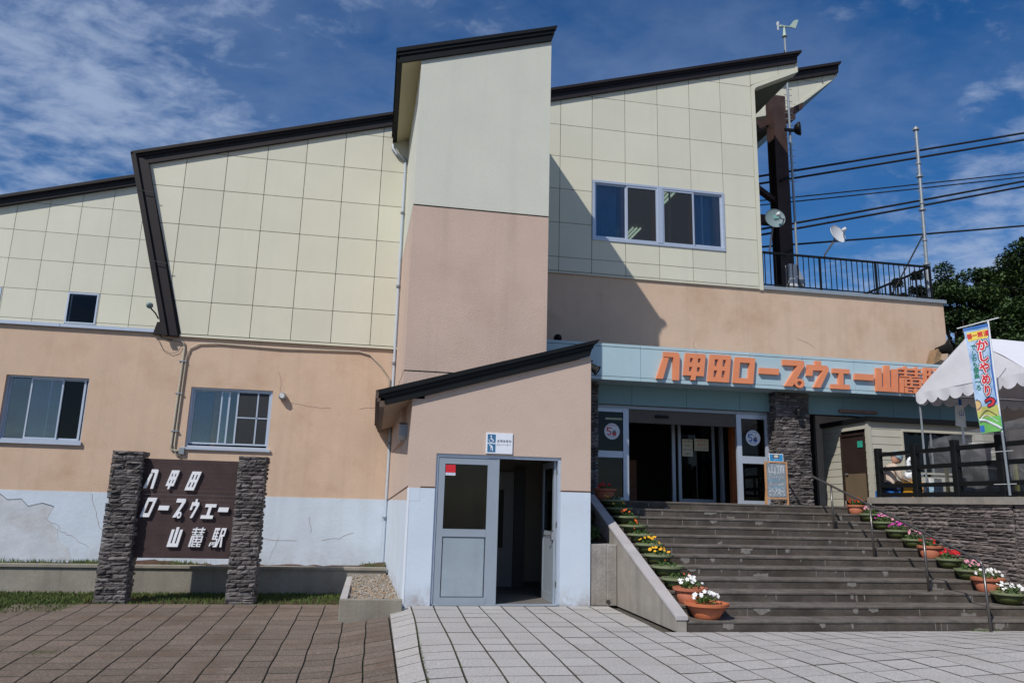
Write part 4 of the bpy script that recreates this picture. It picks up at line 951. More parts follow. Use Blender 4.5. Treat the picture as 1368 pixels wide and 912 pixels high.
sb=MB(); sb.prism([(12.75,.9),(14.5,1.55),(14.5,-.1),(12.75,-.1)],3.6,4.05,axis='x'); struct('planting_bank',sb,M['soil'])
# hand rail
HR_=thing('stair_handrail','brushed steel handrail running down the right side of the stairs','railing',(8.6,9.7,0))
obj('top_rail',MB().tube([(8.6,15.2,2.66),(8.6,14.8,2.56),(8.6,9.86,.985),(8.6,9.77,.94),(8.6,9.75,.88)],.021,10),M['steel'],HR_,smooth=True)
for y,zb,zt in ((14.83,1.704,2.57),(13.28,1.278,2.07),(12.15,.852,1.71),(10.88,.426,1.30),(9.72,-.01,.90)): obj('post',MB().tube([(8.6,y,zb),(8.6,y+.02,zt)],.019,10),M['steel'],HR_,smooth=True)

# ---------------------------------------------------------------- stone retaining wall and fence
RW=thing('stone_retaining_wall','grey ledge-stone retaining wall with concrete coping right of the stairs','wall',(10.1,11.5,0))
obj('core',MB().box(10.06,10.4,7.0,14.15,-.05,1.78),M['mortar'],RW)
P=face(RW,10.055,14.15,.25,3.5,1.53,-math.pi/2,SP,dep=.08,seed=5,hr=(.045,.08),wr=(.16,.50),limit=295)
big=MB(); rr=random.Random(3)
for a,b,c,d in courses(3.6,1.75,.05,.085,.12,.36,rr):
    me=rr.choice(SP); mt=Matrix.LocRotScale(Vector((10.055,10.62-(a+b)/2,.02+(c+d)/2)),Matrix.Rotation(-math.pi/2,3,'Z'),Vector((b-a,.10,(d-c)*.95))); big.add([mt@v.co for v in me.vertices],[tuple(p.vertices) for p in me.polygons])
obj('more_stones',big,M['stonep'],RW,kind='stuff')
obj('coping',MB().box(9.97,10.42,7.0,14.18,1.78,1.90),M['concrete'],RW)
struct('terrace_ground',MB().box(10.4,22,6,15.9,-.1,1.84),M['concrete'])
FN=thing('black_fence','black timber post and rail fence on the stone wall coping','fence',(10.1,12,1.9))
fy=[13.93,12.86,11.83,10.83,9.8,8.8]
for y in fy: obj('post',MB().bevbox(10.06,10.17,y-.06,y+.06,1.90,2.88+.02*(14-y)*.4,.008),M['black'],FN)
for z in (2.75,2.46,2.13,1.955): 
    for a,b in zip(fy,fy[1:]): obj('rail',MB().box(10.08,10.15,b+.06,a-.06,z-.040,z+.036),M['black'],FN)

# ---------------------------------------------------------------- booth
K=thing('snack_booth','small cream clapboard booth with a brown side door beside the landing','booth',(11.8,14.6,1.72))
KX0,KX1,KY0,KY1,KZ0,KZ1=10.40,13.5,14.6,16.3,1.72,3.52
HK=[(11.23,12.95,2.47,3.33)]
z=KZ0
while z<KZ1-.02:
    z1=min(z+.165,KZ1); 
    # front boards
    segs=[(KX0+.06,KX1)]
    if z<HK[0][3] and z1>HK[0][2]: segs=[(KX0+.06,HK[0][0]-.04),(HK[0][1]+.04,KX1)]
    for a,b in segs: obj('siding_board',MB().prism([(KY0-.008,z),(KY0+.0,z1-.003),(KY0+.03,z1-.003),(KY0+.03,z)],a,b,axis='x'),M['siding'],K)
    # side boards: door opening y 14.32..15.47
    for a,b in (((KY0+.06,14.71),(15.60,KY1)) if z<3.30 else ((KY0+.06,KY1),)):
        obj('siding_board',MB().prism([(KX0-.008,z),(KX0+.0,z1-.003),(KX0+.03,z1-.003),(KX0+.03,z)],a,b),M['siding'],K)
    z=z1
obj('corner_board',MB().box(KX0-.02,KX0+.06,KY0-.02,KY0+.06,KZ0,KZ1),M['siding'],K)
obj('roof_edge',MB().box(KX0-.06,14.3,KY0-.10,KY1,KZ1,KZ1+.10),M['black'],K)
obj('right_post',MB().box(13.4,13.7,14.6,14.9,1.84,KZ1),M['doorbr'],K)
bd=MB(); bd.box(KX0+.03,KX0+.05,KY0+.06,14.71,KZ0,KZ1); bd.box(KX0+.05,KX1,KY1-.05,KY1,KZ0,KZ1); bd.box(KX1-.03,KX1,KY0+.06,KY1-.05,KZ0,KZ1); obj('inner_lining',bd,M['dark'],K)
Dk=obj('side_door',MB().box(KX0+.01,KX0+.04,14.75,15.57,2.75,3.25),M['doorbr'],K)
obj('tan_panel',MB().box(KX0+.0,KX0+.04,14.80,15.52,KZ0+.03,2.42),M['doortan'],Dk); obj('dark_upper_panel',MB().box(KX0+.003,KX0+.04,14.75,15.57,2.42,2.75),M['doorbr'],Dk)
obj('door_frame',MB().box(KX0-.015,KX0+.03,14.71,14.75,KZ0,3.30).box(KX0-.015,KX0+.03,15.57,15.60,KZ0,3.30).box(KX0-.014,KX0+.029,14.75,15.57,3.25,3.30),M['doorbr'],K)
obj('green_sticker',MB().box(KX0-.002,KX0+.001,14.82,15.0,2.98,3.12),mat('teal_green_sticker',(.03,.35,.25),.6),Dk)
obj('handle',MB().tube([(KX0-.03,15.47,2.42),(KX0-.03,15.37,2.42)],.012,8),M['galv'],Dk)
wk=obj('window',MB().box(11.19,11.23,KY0-.02,KY0+.05,2.43,3.37).box(11.23,12.95,KY0-.02,KY0+.05,3.33,3.37).box(12.95,12.99,KY0-.02,KY0+.05,2.43,3.37).box(11.23,12.95,KY0-.02,KY0+.05,2.43,2.47),M['siding'],K)
obj('pane',MB().box(11.23,12.95,KY0+.02,KY0+.03,2.47,3.33),glass('booth_glass',(.35,.33,.33),1.35,.0),wk); obj('window_bar',MB().box(11.9,11.93,KY0+.0,KY0+.05,2.47,3.33).box(11.9,12.95,KY0+.0,KY0+.045,3.0,3.02),M['galv'],wk)
obj('room_interior',MB().box(11.23,12.95,KY0+.6,KY0+.62,2.47,3.33),mat('dark_red_interior',(.07,.012,.012),.8,.3),K)

# ---------------------------------------------------------------- tent
TT=thing('event_tent','white gable tent with a scalloped valance over the booth terrace','tent',(10.6,12,1.84))
tx0,tx1,ty0,ty1,tzE,tzR=10.6,16.6,10.55,13.3,3.95,4.84
tym=12.0
def sheet(pts,n,mname,par,m,wr=.01,seed=1,th=None):
    rr=random.Random(seed); g_=MB(); A,B_,C2,D_=[Vector(p) for p in pts]
    nn=n
    for i in range(nn+1):
        for j in range(nn+1):
            u_,v_=i/nn,j/nn; p=(A*(1-u_)+B_*u_)*(1-v_)+(D_*(1-u_)+C2*u_)*v_
            nrm=(B_-A).cross(D_-A).normalized(); p=p+nrm*wr*(math.sin(u_*7+seed)*math.sin(v_*9+seed*2)+.6*math.sin(u_*23+v_*5))
            g_.v.append(tuple(p))
    for i in range(nn):
        for j in range(nn): a=i*(nn+1)+j; g_.f.append((a,a+nn+1,a+nn+2,a+1)); g_.m.append(0)
    return obj(mname,g_,m,par,smooth=True)
sheet([(tx0,ty0,tzE),(tx1,ty0,tzE),(tx1,tym,tzR),(tx0+.12,tym,tzR)],16,'front_roof',TT,M['tent'],.012,2)
sheet([(tx1,ty1,tzE),(tx0,ty1,tzE),(tx0+.12,tym,tzR),(tx1,tym,tzR)],12,'back_roof',TT,M['tent'],.012,3)
# gable triangle
gt=MB(); n=14; rows=[]
for j in range(n+1):
    v_=j/n; a=ty0+(tym-ty0)*v_; b=ty1+(tym-ty1)*v_; zz=tzE+(tzR-tzE)*v_; xx=tx0-.004+.12*v_
    rows.append([(xx+.012*math.sin(6*v_+9*i/10),a+(b-a)*i/10,zz) for i in range(11)])
for rw in rows: gt.v+=rw
for j in range(n):
    for i in range(10): a=j*11+i; gt.f.append((a,a+1,a+12,a+11)); gt.m.append(0)
obj('gable_end',gt,M['tent'],TT,smooth=True)
def valance(p0,p1,h,drop,scal,name,amp=.012):
    p0,p1=Vector(p0),Vector(p1); Ln=(p1-p0).length; ns=int(Ln/scal); n=ns*8; v=[];fs=[]
    d=(p1-p0).normalized(); nr=Vector((d.y,-d.x,0))
    for i in range(n+1):
        t=i/n; ph=(i%8)/8; dr=drop*abs(math.sin(math.pi*ph))**.7
        p=p0+(p1-p0)*t; o=nr*amp*math.sin(i*.55)
        v+= [tuple(p+Vector((0,0,0))),tuple(p+o*.6+Vector((0,0,-h*.5))),tuple(p+o+Vector((0,0,-h-dr)))]
    for i in range(n): fs+=[(3*i,3*i+3,3*i+4,3*i+1),(3*i+1,3*i+4,3*i+5,3*i+2)]
    obj(name,MB().add(v,fs),M['tent'],TT,smooth=True)
valance((tx0-.006,ty1,tzE),(tx0-.006,ty0,tzE),.14,.09,.30,'left_valance')
valance((tx0,ty1+.006,tzE),(tx1,ty1+.006,tzE),.14,.09,.30,'back_valance'); valance((tx0,ty0-.006,tzE),(tx1,ty0-.006,tzE),.14,.09,.30,'front_valance')
for x,y in ((tx0+.04,ty1-.04),(tx0+.04,ty0+.04),(tx0+3,ty1-.04),(tx1,ty1),(tx0+3,ty0),(tx1,ty0)): obj('pole',MB().tube([(x,y,1.84),(x,y,tzE)],.02,8),M['galv'],TT)
fr=MB(); fr.tube([(tx0+.04,ty0+.04,tzE-.02),(tx0+.16,tym,tzR-.03),(tx0+.04,ty1-.04,tzE-.02)],.016,8); fr.tube([(tx0+.14,tym,tzR-.03),(tx1,tym,tzR-.03)],.016,8); fr.tube([(tx0+.04,ty1-.04,tzE-.03),(tx1,ty1-.04,tzE-.03)],.016,8)
obj('roof_frame',fr,M['galv'],TT)
# clear sheet hanging at the back/left of the stall
sheet([(10.62,13.1,1.95),(10.62,10.6,1.95),(10.66,10.6,3.25),(10.62,13.1,3.0)],16,'clear_plastic_sheet',TT,M['sheet'],.03,5)
PB=thing('striped_pole','blue and white wrapped pole with a white paper tag under the tent','pole',(11.6,13.3,1.84))
px_,py_=11.33,13.0
obj('pole',MB().tube([(px_,py_,1.84),(px_,py_,3.85)],.022,10),M['whitepl'],PB)
for a,b in ((3.55,3.84),(2.3,2.95)): obj('blue_wrap',MB().tube([(px_,py_,a),(px_,py_,b)],.028,10),M['bluepl'],PB)
tg_=sheet([(px_-.2,py_-.05,3.30),(px_+.06,py_-.05,3.26),(px_+.02,py_-.05,3.70),(px_-.16,py_-.05,3.72)],6,'paper_tag',PB,M['whitepl'],.012,3)
obj('tag_print',facing(text_mb('山',.14),px_-.06,py_-.08,3.55),M['bluep'],PB)

# ---------------------------------------------------------------- banner flag
NF=thing('banner_flag','tall blue vertical food banner with red lettering tied to the fence post','flag',(10.0,10.62,1.95))
p0,p1=Vector((9.98,10.60,1.92)),Vector((9.98,10.66,4.80))
obj('pole',MB().tube([p0,p0.lerp(p1,.35)],.019,8),M['galv'],NF); obj('upper_pole',MB().tube([p0.lerp(p1,.35),p1],.015,8),M['whitepl'],NF)
obj('cross_bar',MB().tube([(10.10,10.56,4.83),(9.60,10.92,4.69)],.009,6),M['whitepl'],NF)
for z in (2.1,2.62): obj('tie',MB().tube([(9.98,10.45,z),(9.98,10.90,z)],.005,5),M['whitepl'],NF)
def FLp(s,t,off=0):
    """banner surface: s 0..1 from the left (far) edge to the pole, t 0..1 from the top"""
    w=.012*math.sin(s*3.4+t*4)+.010*math.sin(s*8+t*7); xl=9.66+.02*t; yl=10.86-.14*t; z=(4.68+.07*s)*(1-t)+(2.90+.05*s)*t
    x=xl+(9.98-xl)*s; y=yl+(10.655-.03*t-yl)*s; return (x+w*.4-off*.45,y-w-off*.9,z)
def flagpatch(s0,s1,t0,t1,m,name,off=0,n=10,nt_=24,par=NF):
    g_=MB()
    for i in range(n+1):
        for j in range(nt_+1): g_.v.append(FLp(s0+(s1-s0)*i/n,t0+(t1-t0)*j/nt_,off))
    for i in range(n):
        for j in range(nt_): a=i*(nt_+1)+j; g_.f.append((a,a+nt_+1,a+nt_+2,a+1)); g_.m.append(0)
    return obj(name,g_,m,par,smooth=True)
cl=flagpatch(0,1,0,1,M['flagblue'],'banner_cloth')
def bp(s0,s1,t0,t1,m,name,off,n=6,k=6): return flagpatch(s0,s1,t0,t1,m,name,off,n,k,cl)
bp(0,1,0,.03,M['bluep'],'top_hem',.003); bp(.93,1,0,1,M['bluep'],'side_hem',.0035,3,24)
bp(.08,.9,.05,.135,M['yellow'],'yellow_band',.004); bp(0,.98,.76,1,mat('flag_yellow_green',(.45,.46,.12),.8,.2),'dish_print',.004)
bp(0,.98,.86,1,M['greenp'],'green_print',.005); bp(.0,.22,.70,.80,mat('flag_peach',(.62,.42,.2),.8),'peach_print',.0045); 
def ftext(t,size,s,tt,m,name,off,fat=0,rot=0,wd=1.08):
    q=text_mb(t,size)
    if fat:
        base=list(q.v);bf=list(q.f); 
        for k in range(8):
            a=k*math.pi/4; o=len(q.v); q.v+=[(x+fat*math.cos(a),y+fat*math.sin(a),z+.0002*k) for x,y,z in base]; q.f+=[tuple(i+o for i in fc) for fc in bf]; q.m+=[0]*len(bf)
    out=[]
    for a,b,c in q.v:
        if rot: a,b=b,-a
        out.append(FLp(min(1.0,max(0,s+a*wd/.44)),tt-b/1.8,off+c))
    q.v=out; obj(name,q,m,cl)
for k,ch in enumerate('かしやめり'):
    ftext(ch,.20,.62,.20+k*.107,M['navy'],'letter_outline',.007,.034); ftext(ch,.20,.62,.20+k*.107,M['whitepl'],'letter_border',.0085,.022); ftext(ch,.20,.62,.20+k*.107,M['red'],'letter',.0108,.008)
ftext('つ',.20,.66,.735,M['navy'],'letter_outline',.007,.03); ftext('つ',.20,.66,.735,M['red'],'letter',.010,.010)
ftext('番一第漫',.10,.5,.093,M['red'],'band_lettering',.006,.003,0,1.0)
for k,ch in enumerate('でしわも極楽〜ろ'): ftext(ch,.10,.24,.20+k*.055,M['gdark'],'small_lettering',.006,.003)
for k in range(3):
    pts=[FLp(.05+.8*i/12,.84+.10*math.sin(i/12*3.1+k*.3)*-.6+k*.04+.02,.009) for i in range(13)]; obj('drawn_line',MB().tube(pts,.006,4),M['ink'] if k!=1 else M['whitepl'],cl)
pts=[FLp(.02+.20*math.sin(t),.735+.045*math.cos(t),.009) for t in [i*.26 for i in range(13)]]; obj('drawn_line',MB().tube(pts,.006,4),M['ink'],cl)
pts=[FLp(.02+.9*i/10,.88+.1*(i/10)**2,.010) for i in range(11)]; obj('white_stroke',MB().tube(pts,.02,5),M['whitepl'],cl)
bp(.0,.2,.93,.99,M['bluep'],'blue_corner',.006)

# ---------------------------------------------------------------- stall goods on the terrace
obj('annex_wall',MB().box(13.75,20,15.9,16.1,1.84,4.6),mat('dark_brown_wall',(.06,.045,.038),.8,.2),B)
TB=thing('stall_table','long brown stall table behind the fence','table',(12,12.4,1.84))
obj('table_top',MB().box(10.70,14.0,11.2,12.95,2.50,2.55),M['table'],TB)
for x in (10.75,12.4,13.9):
    for y in (11.25,12.85): obj('leg',MB().box(x,x+.05,y,y+.05,1.84,2.50),M['yellow'] if x<11.1 else M['table'],TB)
obj('lower_boards',MB().box(10.8,13.9,11.4,11.44,1.9,2.3),M['doorbr'],TB)
obj('back_panel',MB().box(10.9,13.9,12.7,12.74,1.86,2.48),M['doorbr'],TB)
PT=thing('cooking_pot','wide stainless steel pot on the stall table','pot',(11.02,12.45,2.55))
obj('pot_body',MB().lathe([(.22,0),(.26,.02),(.27,.26),(.345,.33),(.35,.34),(.33,.34),(.25,.26),(.23,.04),(.0,.03)],(11.05,12.45,2.552),28),M['pan'],PT,smooth=True)
TU=thing('storage_tub','clear and pale blue plastic tub on the terrace floor beside the plastic sheet','tub',(10.88,13.4,1.84))
obj('tub_body',MB().lathe([(.15,0),(.17,.10),(.18,.28),(.16,.28),(.15,.1),(.0,.02)],(10.88,13.4,1.862),18),M['tubpl'],TU,smooth=True); obj('tub_base',MB().lathe([(.19,0),(.20,.08),(.0,.09)],(10.88,13.4,1.8415),18),M['bluepl'],TU); obj('paper_lining',MB().lathe([(.14,.2),(.17,.42),(.16,.42)],(10.88,13.4,1.862),14),M['whitepl'],TU)
BX=thing('blue_crate','blue plastic crate seat on the terrace at the fence end','crate',(10.35,14.0,1.84))
def crate(par,x0,x1,y0,y1,z0,z1,m,slots=3):
    obj('crate_body',MB().bevbox(x0,x1,y0,y1,z0,z1,.02),m,par); 
    for k in range(slots): 
        zz=z0+(z1-z0)*(k+.5)/slots; obj('crate_rib',MB().box(x0+.01,x1-.01,y0-.012,y0-.001,zz-.012,zz+.012),m,par)
crate(BX,10.19,10.54,13.88,14.22,1.842,2.03,M['bluepl'],2)
CR=thing('yellow_crate','stack of yellow plastic crates under the white swan figure','crate',(10.68,13.7,1.84))
crate(CR,10.55,10.83,13.58,13.84,1.842,2.03,M['crate'],2); crate(CR,10.555,10.825,13.585,13.835,2.032,2.22,M['crate'],2)
SWN=thing('swan_planter','white plastic swan figure with a looped head resting on the yellow crates','figure',(10.68,13.7,2.22))
obj('swan_body',MB().lathe([(.0,-.17),(.08,-.14),(.12,-.07),(.135,.02),(.11,.11),(.05,.17),(0,.19)],(10.70,13.71,2.35),18,axis='x',sy=.95),M['whitepl'],SWN,smooth=True)
obj('swan_wing',MB().lathe([(.0,-.14),(.055,-.10),(.08,0),(.055,.12),(.0,.15)],(10.72,13.62,2.36),14,axis='x',sy=.7),M['greypl'],SWN,smooth=True)
nk=[(10.60,13.68,2.42),(10.59,13.67,2.52)]+[(10.655+.065*math.cos(q_),13.67,2.60+.085*math.sin(q_)) for q_ in [R(190-k*30) for k in range(11)]]
obj('swan_neck',MB().tube(nk,[.055,.045]+[.038]*9+[.03,.025],10),M['whitepl'],SWN,smooth=True)

# ---------------------------------------------------------------- person seated behind the fence
PR=thing('person','person in beige smock and pale blue head cloth seated on a crate, looking down','person',(10.45,14.05,1.84))
def skinned(name,verts,edges,rad,root=0,sub=2):
    me=bpy.data.meshes.new(name); me.from_pydata(verts,edges,[]); o=bpy.data.objects.new(name,me); COL.objects.link(o)
    md=o.modifiers.new('s','SKIN'); md.use_smooth_shade=True; sv=me.skin_vertices[0].data
    for i,r_ in enumerate(rad): sv[i].radius=(r_,r_) if not isinstance(r_,tuple) else r_
    sv[root].use_root=True; sb_=o.modifiers.new('u','SUBSURF'); sb_.levels=sub; sb_.render_levels=sub
    bpy.context.view_layer.update(); nm=bpy.data.meshes.new_from_object(o.evaluated_get(bpy.context.evaluated_depsgraph_get())); bpy.data.objects.remove(o); nm.name=name; return nm
# person faces +X and a little towards the camera; hips at (10.38,13.62)
hx,hy,hz0=10.37,14.06,2.10
V=[(hx,hy,hz0),(hx+.03,hy,hz0+.17),(hx+.09,hy,hz0+.34),(hx+.14,hy,hz0+.43),(hx+.19,hy,hz0+.50),  #0 pelvis..4 neck
   (hx+.12,hy-.17,hz0+.38),(hx+.16,hy-.20,hz0+.20),(hx+.34,hy-.13,hz0+.13),(hx+.42,hy-.08,hz0+.12), #5 shoulder R(near) elbow wrist hand
   (hx+.12,hy+.17,hz0+.38),(hx+.18,hy+.20,hz0+.19),(hx+.36,hy+.10,hz0+.12),(hx+.43,hy+.05,hz0+.11),
   (hx+.06,hy-.10,hz0-.02),(hx+.38,hy-.14,hz0+.02),(hx+.36,hy-.13,hz0-.26),(hx+.47,hy-.14,hz0-.285),
   (hx+.06,hy+.10,hz0-.02),(hx+.38,hy+.14,hz0+.02),(hx+.36,hy+.13,hz0-.26),(hx+.47,hy+.14,hz0-.285)]
Ed=[(0,1),(1,2),(2,3),(3,4),(3,5),(5,6),(6,7),(7,8),(3,9),(9,10),(10,11),(11,12),(0,13),(13,14),(14,15),(15,16),(0,17),(17,18),(18,19),(19,20)]
Rd=[(.15,.12),(.145,.12),(.15,.13),(.10,.10),.052,.062,.050,.034,.030,.062,.050,.034,.030,.095,.07,.05,.035,.095,.07,.05,.035]
pm_=skinned('body',V,Ed,Rd)
for m_ in (M['smock'],M['navy'],M['skin']): pm_.materials.append(m_)
for p in pm_.polygons:
    c=p.center
    if c.z<hz0+.08 and not (c.z>hz0+.065 and c.x>hx+.3 and abs(c.y-hy)<.12 ): p.material_index=1
    elif (c.x>hx+.33 and c.z>hz0+.07) or c.z>hz0+.50: p.material_index=2
    else: p.material_index=0
    p.use_smooth=True
P0=wloc(PR)
for v in pm_.vertices: v.co=v.co-P0
obj('body',pm_,parent=PR)
hc=Vector((hx+.25,hy,hz0+.60))
hm=MB(); ico=[]
n1,n2=14,18
for i in range(n1+1):
    th=math.pi*i/n1
    for j in range(n2):
        ph=2*math.pi*j/n2; x,y,z=math.sin(th)*math.cos(ph),math.sin(th)*math.sin(ph),math.cos(th)
        rx=.098*(1-.10*(z<0)*abs(z)); X,Y,Z=rx*x,.076*y*(1-.22*max(0,-z)),.118*z
        if x>.86 and abs(z+.1)<.25: X+=.020        # nose
        if x>.7 and -.25<z-.22<.2 and abs(abs(y)-.35)<.2: X-=.008
        ico.append((X,Y,Z))
hm.v=ico
for i in range(n1):
    for j in range(n2): hm.f.append((i*n2+j,(i+1)*n2+j,(i+1)*n2+(j+1)%n2,i*n2+(j+1)%n2)); hm.m.append(0)
HM=Matrix.Translation(hc)@Matrix.Rotation(R(38),4,'Y')@Matrix.Rotation(R(-14),4,'Z')
hm.xf(HM); obj('head',hm,M['skin'],PR,smooth=True)
fe=MB()
for s in (-1,1): fe.lathe([(.007,0),(.009,.004),(.0,.008)],(.088,s*.032,.012),8,axis='x')
fe.box(.090,.096,-.022,.022,-.062,-.056); fe.xf(HM); obj('eyes_and_mouth',fe,M['doorbr'],PR)
er=MB()
for s in (-1,1): er.lathe([(.0,-.01),(.02,-.006),(.022,.004),(.0,.01)],(-.005,s*.076,-.01),8,axis='y')
er.xf(HM); obj('ears',er,M['skin'],PR,smooth=True)
ht=MB(); ht.lathe([(.109,.0),(.115,.03),(.112,.08),(.09,.125),(.045,.150),(.0,.155)],(-.012,0,.012),20,sy=.86); ht.lathe([(.114,-.012),(.120,.0),(.118,.03),(.110,.03)],(-.010,0,.005),20,sy=.86); ht.xf(HM); obj('head_cloth',ht,M['hat'],PR,smooth=True)
ap=sheet([(hx+.14,hy-.17,hz0+.06),(hx+.44,hy-.19,hz0-.06),(hx+.46,hy+.19,hz0-.04),(hx+.16,hy+.17,hz0+.10)],8,'apron',PR,M['apron'],.012,2)
for s,wx in ((-1,8),(1,12)):
    w=Vector(V[wx]); fg=[]
    for k in range(4):
        b0=w+Vector((.015,(k-1.5)*.017,.004)); fg.append(MB().tube([w+Vector((-.01,(k-1.5)*.013,0)),b0,b0+Vector((.028,0,-.006)),b0+Vector((.045-.004*abs(k-1.2),0,-.022))],[.011,.0095,.0085,.006],7))
    fg.append(MB().tube([w+Vector((-.015,-s*-.018,0)),w+Vector((.008,s*-.034,.003)),w+Vector((.03,s*-.032,-.006))],[.012,.010,.007],7))
    a=MB(); a.lathe([(0,-.045),(.026,-.03),(.032,0),(.026,.02),(0,.028)],(w.x,w.y,w.z),10,axis='x',sy=.6)
    for q in fg: a.add(q.v,q.f)
    obj('hand',a,M['skin'],PR,smooth=True)

# ---------------------------------------------------------------- chalkboard
CH=thing('chalkboard','wooden A-frame chalkboard with chalk writing and a blue food card on top','sign board',(8.2,14.6,1.704))
obj('frame',MB().box(7.96,7.99,14.58,14.62,1.706,2.58).box(8.43,8.46,14.58,14.62,1.706,2.58).box(8.0,8.43,14.58,14.62,2.555,2.58).box(8.0,8.43,14.58,14.62,1.82,1.85),M['woodl'],CH)
obj('rear_legs',MB().prism([(14.64,2.56),(14.66,2.56),(14.80,1.706),(14.76,1.706)],8.03,8.05,axis='x').prism([(14.64,2.56),(14.66,2.56),(14.80,1.706),(14.76,1.706)],8.39,8.41,axis='x'),M['woodl'],CH)
cb=obj('writing_board',MB().box(8.0,8.42,14.592,14.605,1.86,2.54),mat('slate_board',(.25,.29,.33),.35,.15,6),CH)
chk=mat('chalk_and_glint_white',(.62,.66,.70),.9,.1); chb=mat('chalk_blue',(.15,.42,.60),.9,.1)
obj('chalk_writing',facing(text_mb('山頂',.19),8.21,14.590,2.41,1.0),chk,cb)
for k,(t,s,m_) in enumerate((('レストランより',.05,chk),('山頂カレー',.085,chb),('ラーメン 800円',.05,chk),('おすすめ',.07,chb),('うどん そば 600円',.045,chk),('ソフトクリーム',.05,chk))): obj('chalk_writing',facing(text_mb(t,s),8.21,14.590,2.26-k*.072,.95),m_,cb)
rr=random.Random(6); gl=MB()
for k in range(60):
    x=rr.uniform(8.02,8.38); z=rr.uniform(1.88,2.02)+ (rr.random()<.25)*rr.uniform(0,.3); a=rr.uniform(.006,.02); gl.prism([(x,z),(x+a,z+a*.4),(x+a*1.3,z+a*1.5),(x+a*.2,z+a*.9)],14.5885-.0001*k,14.5905)
obj('painted_wrap_glints',gl,chk,cb,kind='stuff')  # highlights on the plastic wrap, painted as small pale flecks
fc=obj('food_card',MB().box(8.06,8.38,14.585,14.60,2.585,2.745),M['whitepl'],CH); obj('card_blue',MB().box(8.075,8.365,14.582,14.585,2.595,2.73),mat('card_blue_print',(.03,.27,.55),.5),fc)
obj('card_photo',MB().box(8.14,8.29,14.580,14.582,2.65,2.725),mat('card_photo_brown',(.12,.08,.05),.6),fc); obj('card_bowl',MB().lathe([(.03,0),(.03,.001)],(8.215,14.5785,2.69),16,axis='y',sx=1.7),M['apron'],fc); obj('card_text',facing(text_mb('カレー',.04),8.22,14.5815,2.625),M['whitepl'],fc)

# ---------------------------------------------------------------- planter wall, gravel box, soil, grass
PW=thing('planter_wall','low stained concrete planter wall below the old white plinth','wall',(-4,15.7,-.2))
obj('wall_body',MB().box(-16,.36,15.62,15.82,-.3,.24),M['planterc'],PW); obj('coping',MB().box(-16,.36,15.58,15.84,.24,.285),M['planterc'],PW)
sm=MB(); rr=random.Random(9)
nx,ny=90,6
for i in range(nx+1):
    for j in range(ny+1):
        x=-16+16.35*i/nx; sm.v.append((x,15.82+(17-15.82)*j/ny,.20+rr.uniform(-.02,.03)+.10*max(0,math.sin(x*1.3+1))*(j in (2,3,4))))
for i in range(nx):
    for j in range(ny): a=i*(ny+1)+j; sm.f.append((a,a+ny+1,a+ny+2,a+1)); sm.m.append(0)
struct('planter_soil',sm,M['soil'],smooth=True)
GB=thing('gravel_box','low grey concrete box filled with gravel at the left corner of the hut','planter',(.1,12.3,-.2))
obj('front_wall',MB().bevbox(-.385,.545,12.03,12.14,-.3,.13,.008),M['planterc'],GB); obj('left_wall',MB().box(-.385,-.28,12.14,15.58,-.3,.128),M['concretel'],GB)
gs=MB(); rr=random.Random(12)
obj('gravel_bed',MB().box(-.28,.55,12.14,15.58,-.25,.05),M['gravel'],GB)
for k in range(1500):
    x=rr.uniform(-.27,.50); y=rr.uniform(12.16,15.5)**1; s_=rr.uniform(.012,.03)*(2.2 if rr.random()<.05 else 1); z=.055+rr.uniform(0,.02)+.10*max(0,(y-13.5)/2)
    v=[(x+s_*rr.uniform(.6,1.2)*a,y+s_*rr.uniform(.6,1.2)*b,z+s_*.7*c) for a,b,c in ((1,0,0),(-1,0,0),(0,1,0),(0,-1,0),(0,0,1),(0,0,-1))]
    gs.add(v,[(0,2,4),(2,1,4),(1,3,4),(3,0,4),(2,0,5),(1,2,5),(3,1,5),(0,3,5)],rr.choice((0,0,1,2)))
obj('gravel',gs,[M['gravel'],mat('grey_gravel',(.28,.27,.25),.9,.2),mat('brown_gravel',(.30,.20,.12),.9,.2)],GB,kind='stuff')
def blades(n,region,hmin,hmax,seed,w=.006,lean=.5):
    rr=random.Random(seed); g_=MB()
    for k in range(n):
        p=region(rr)
        if p is None: continue
        x,y,z=p; h=rr.uniform(hmin,hmax); a=rr.uniform(0,6.28); l_=rr.uniform(0,lean)*h; w_=w*rr.uniform(.7,1.5)
        dx,dy=math.cos(a)*w_,math.sin(a)*w_; b=rr.uniform(0,6.28); ex,ey=math.cos(b)*l_,math.sin(b)*l_
        g_.v+=[(x-dx,y-dy,z),(x+dx,y+dy,z),(x+dx*.7+ex*.4,y+dy*.7+ey*.4,z+h*.6),(x+ex,y+ey,z+h)]; o=len(g_.v)-4; g_.f+=[(o,o+1,o+2,),(o,o+2,o+3)]; g_.m+=[0,0]
    return g_
def r1(rr):
    x=rr.uniform(-9.5,-.42); y=rr.uniform(14.06,15.6)
    if rr.random()>.35+.65*((y-14.06)/1.5) and x>-4.9: return None
    return x,y,-.235
def r2_(rr):
    x=rr.uniform(-11,-4.6); y=rr.uniform(11.5,14.4)
    if y<13.15+(x+4.9)*.5+.12*math.sin(x*7): return None
    return x,y,-.235
g1=blades(26000,r1,.02,.085,1,.007,.9); g2=blades(22000,r2_,.02,.09,2,.007,.9); g1.add(g2.v,g2.f)
struct('grass_verge',g1,M['grass'],kind='stuff')
struct('verge_soil',MB().box(-16,-.39,14.06,15.62,-.30,-.222).prism([(-16,7.5),(-4.95,13.35),(-4.4,14.058),(-16,14.058)],-.30,-.222,axis='z'),M['soil'])
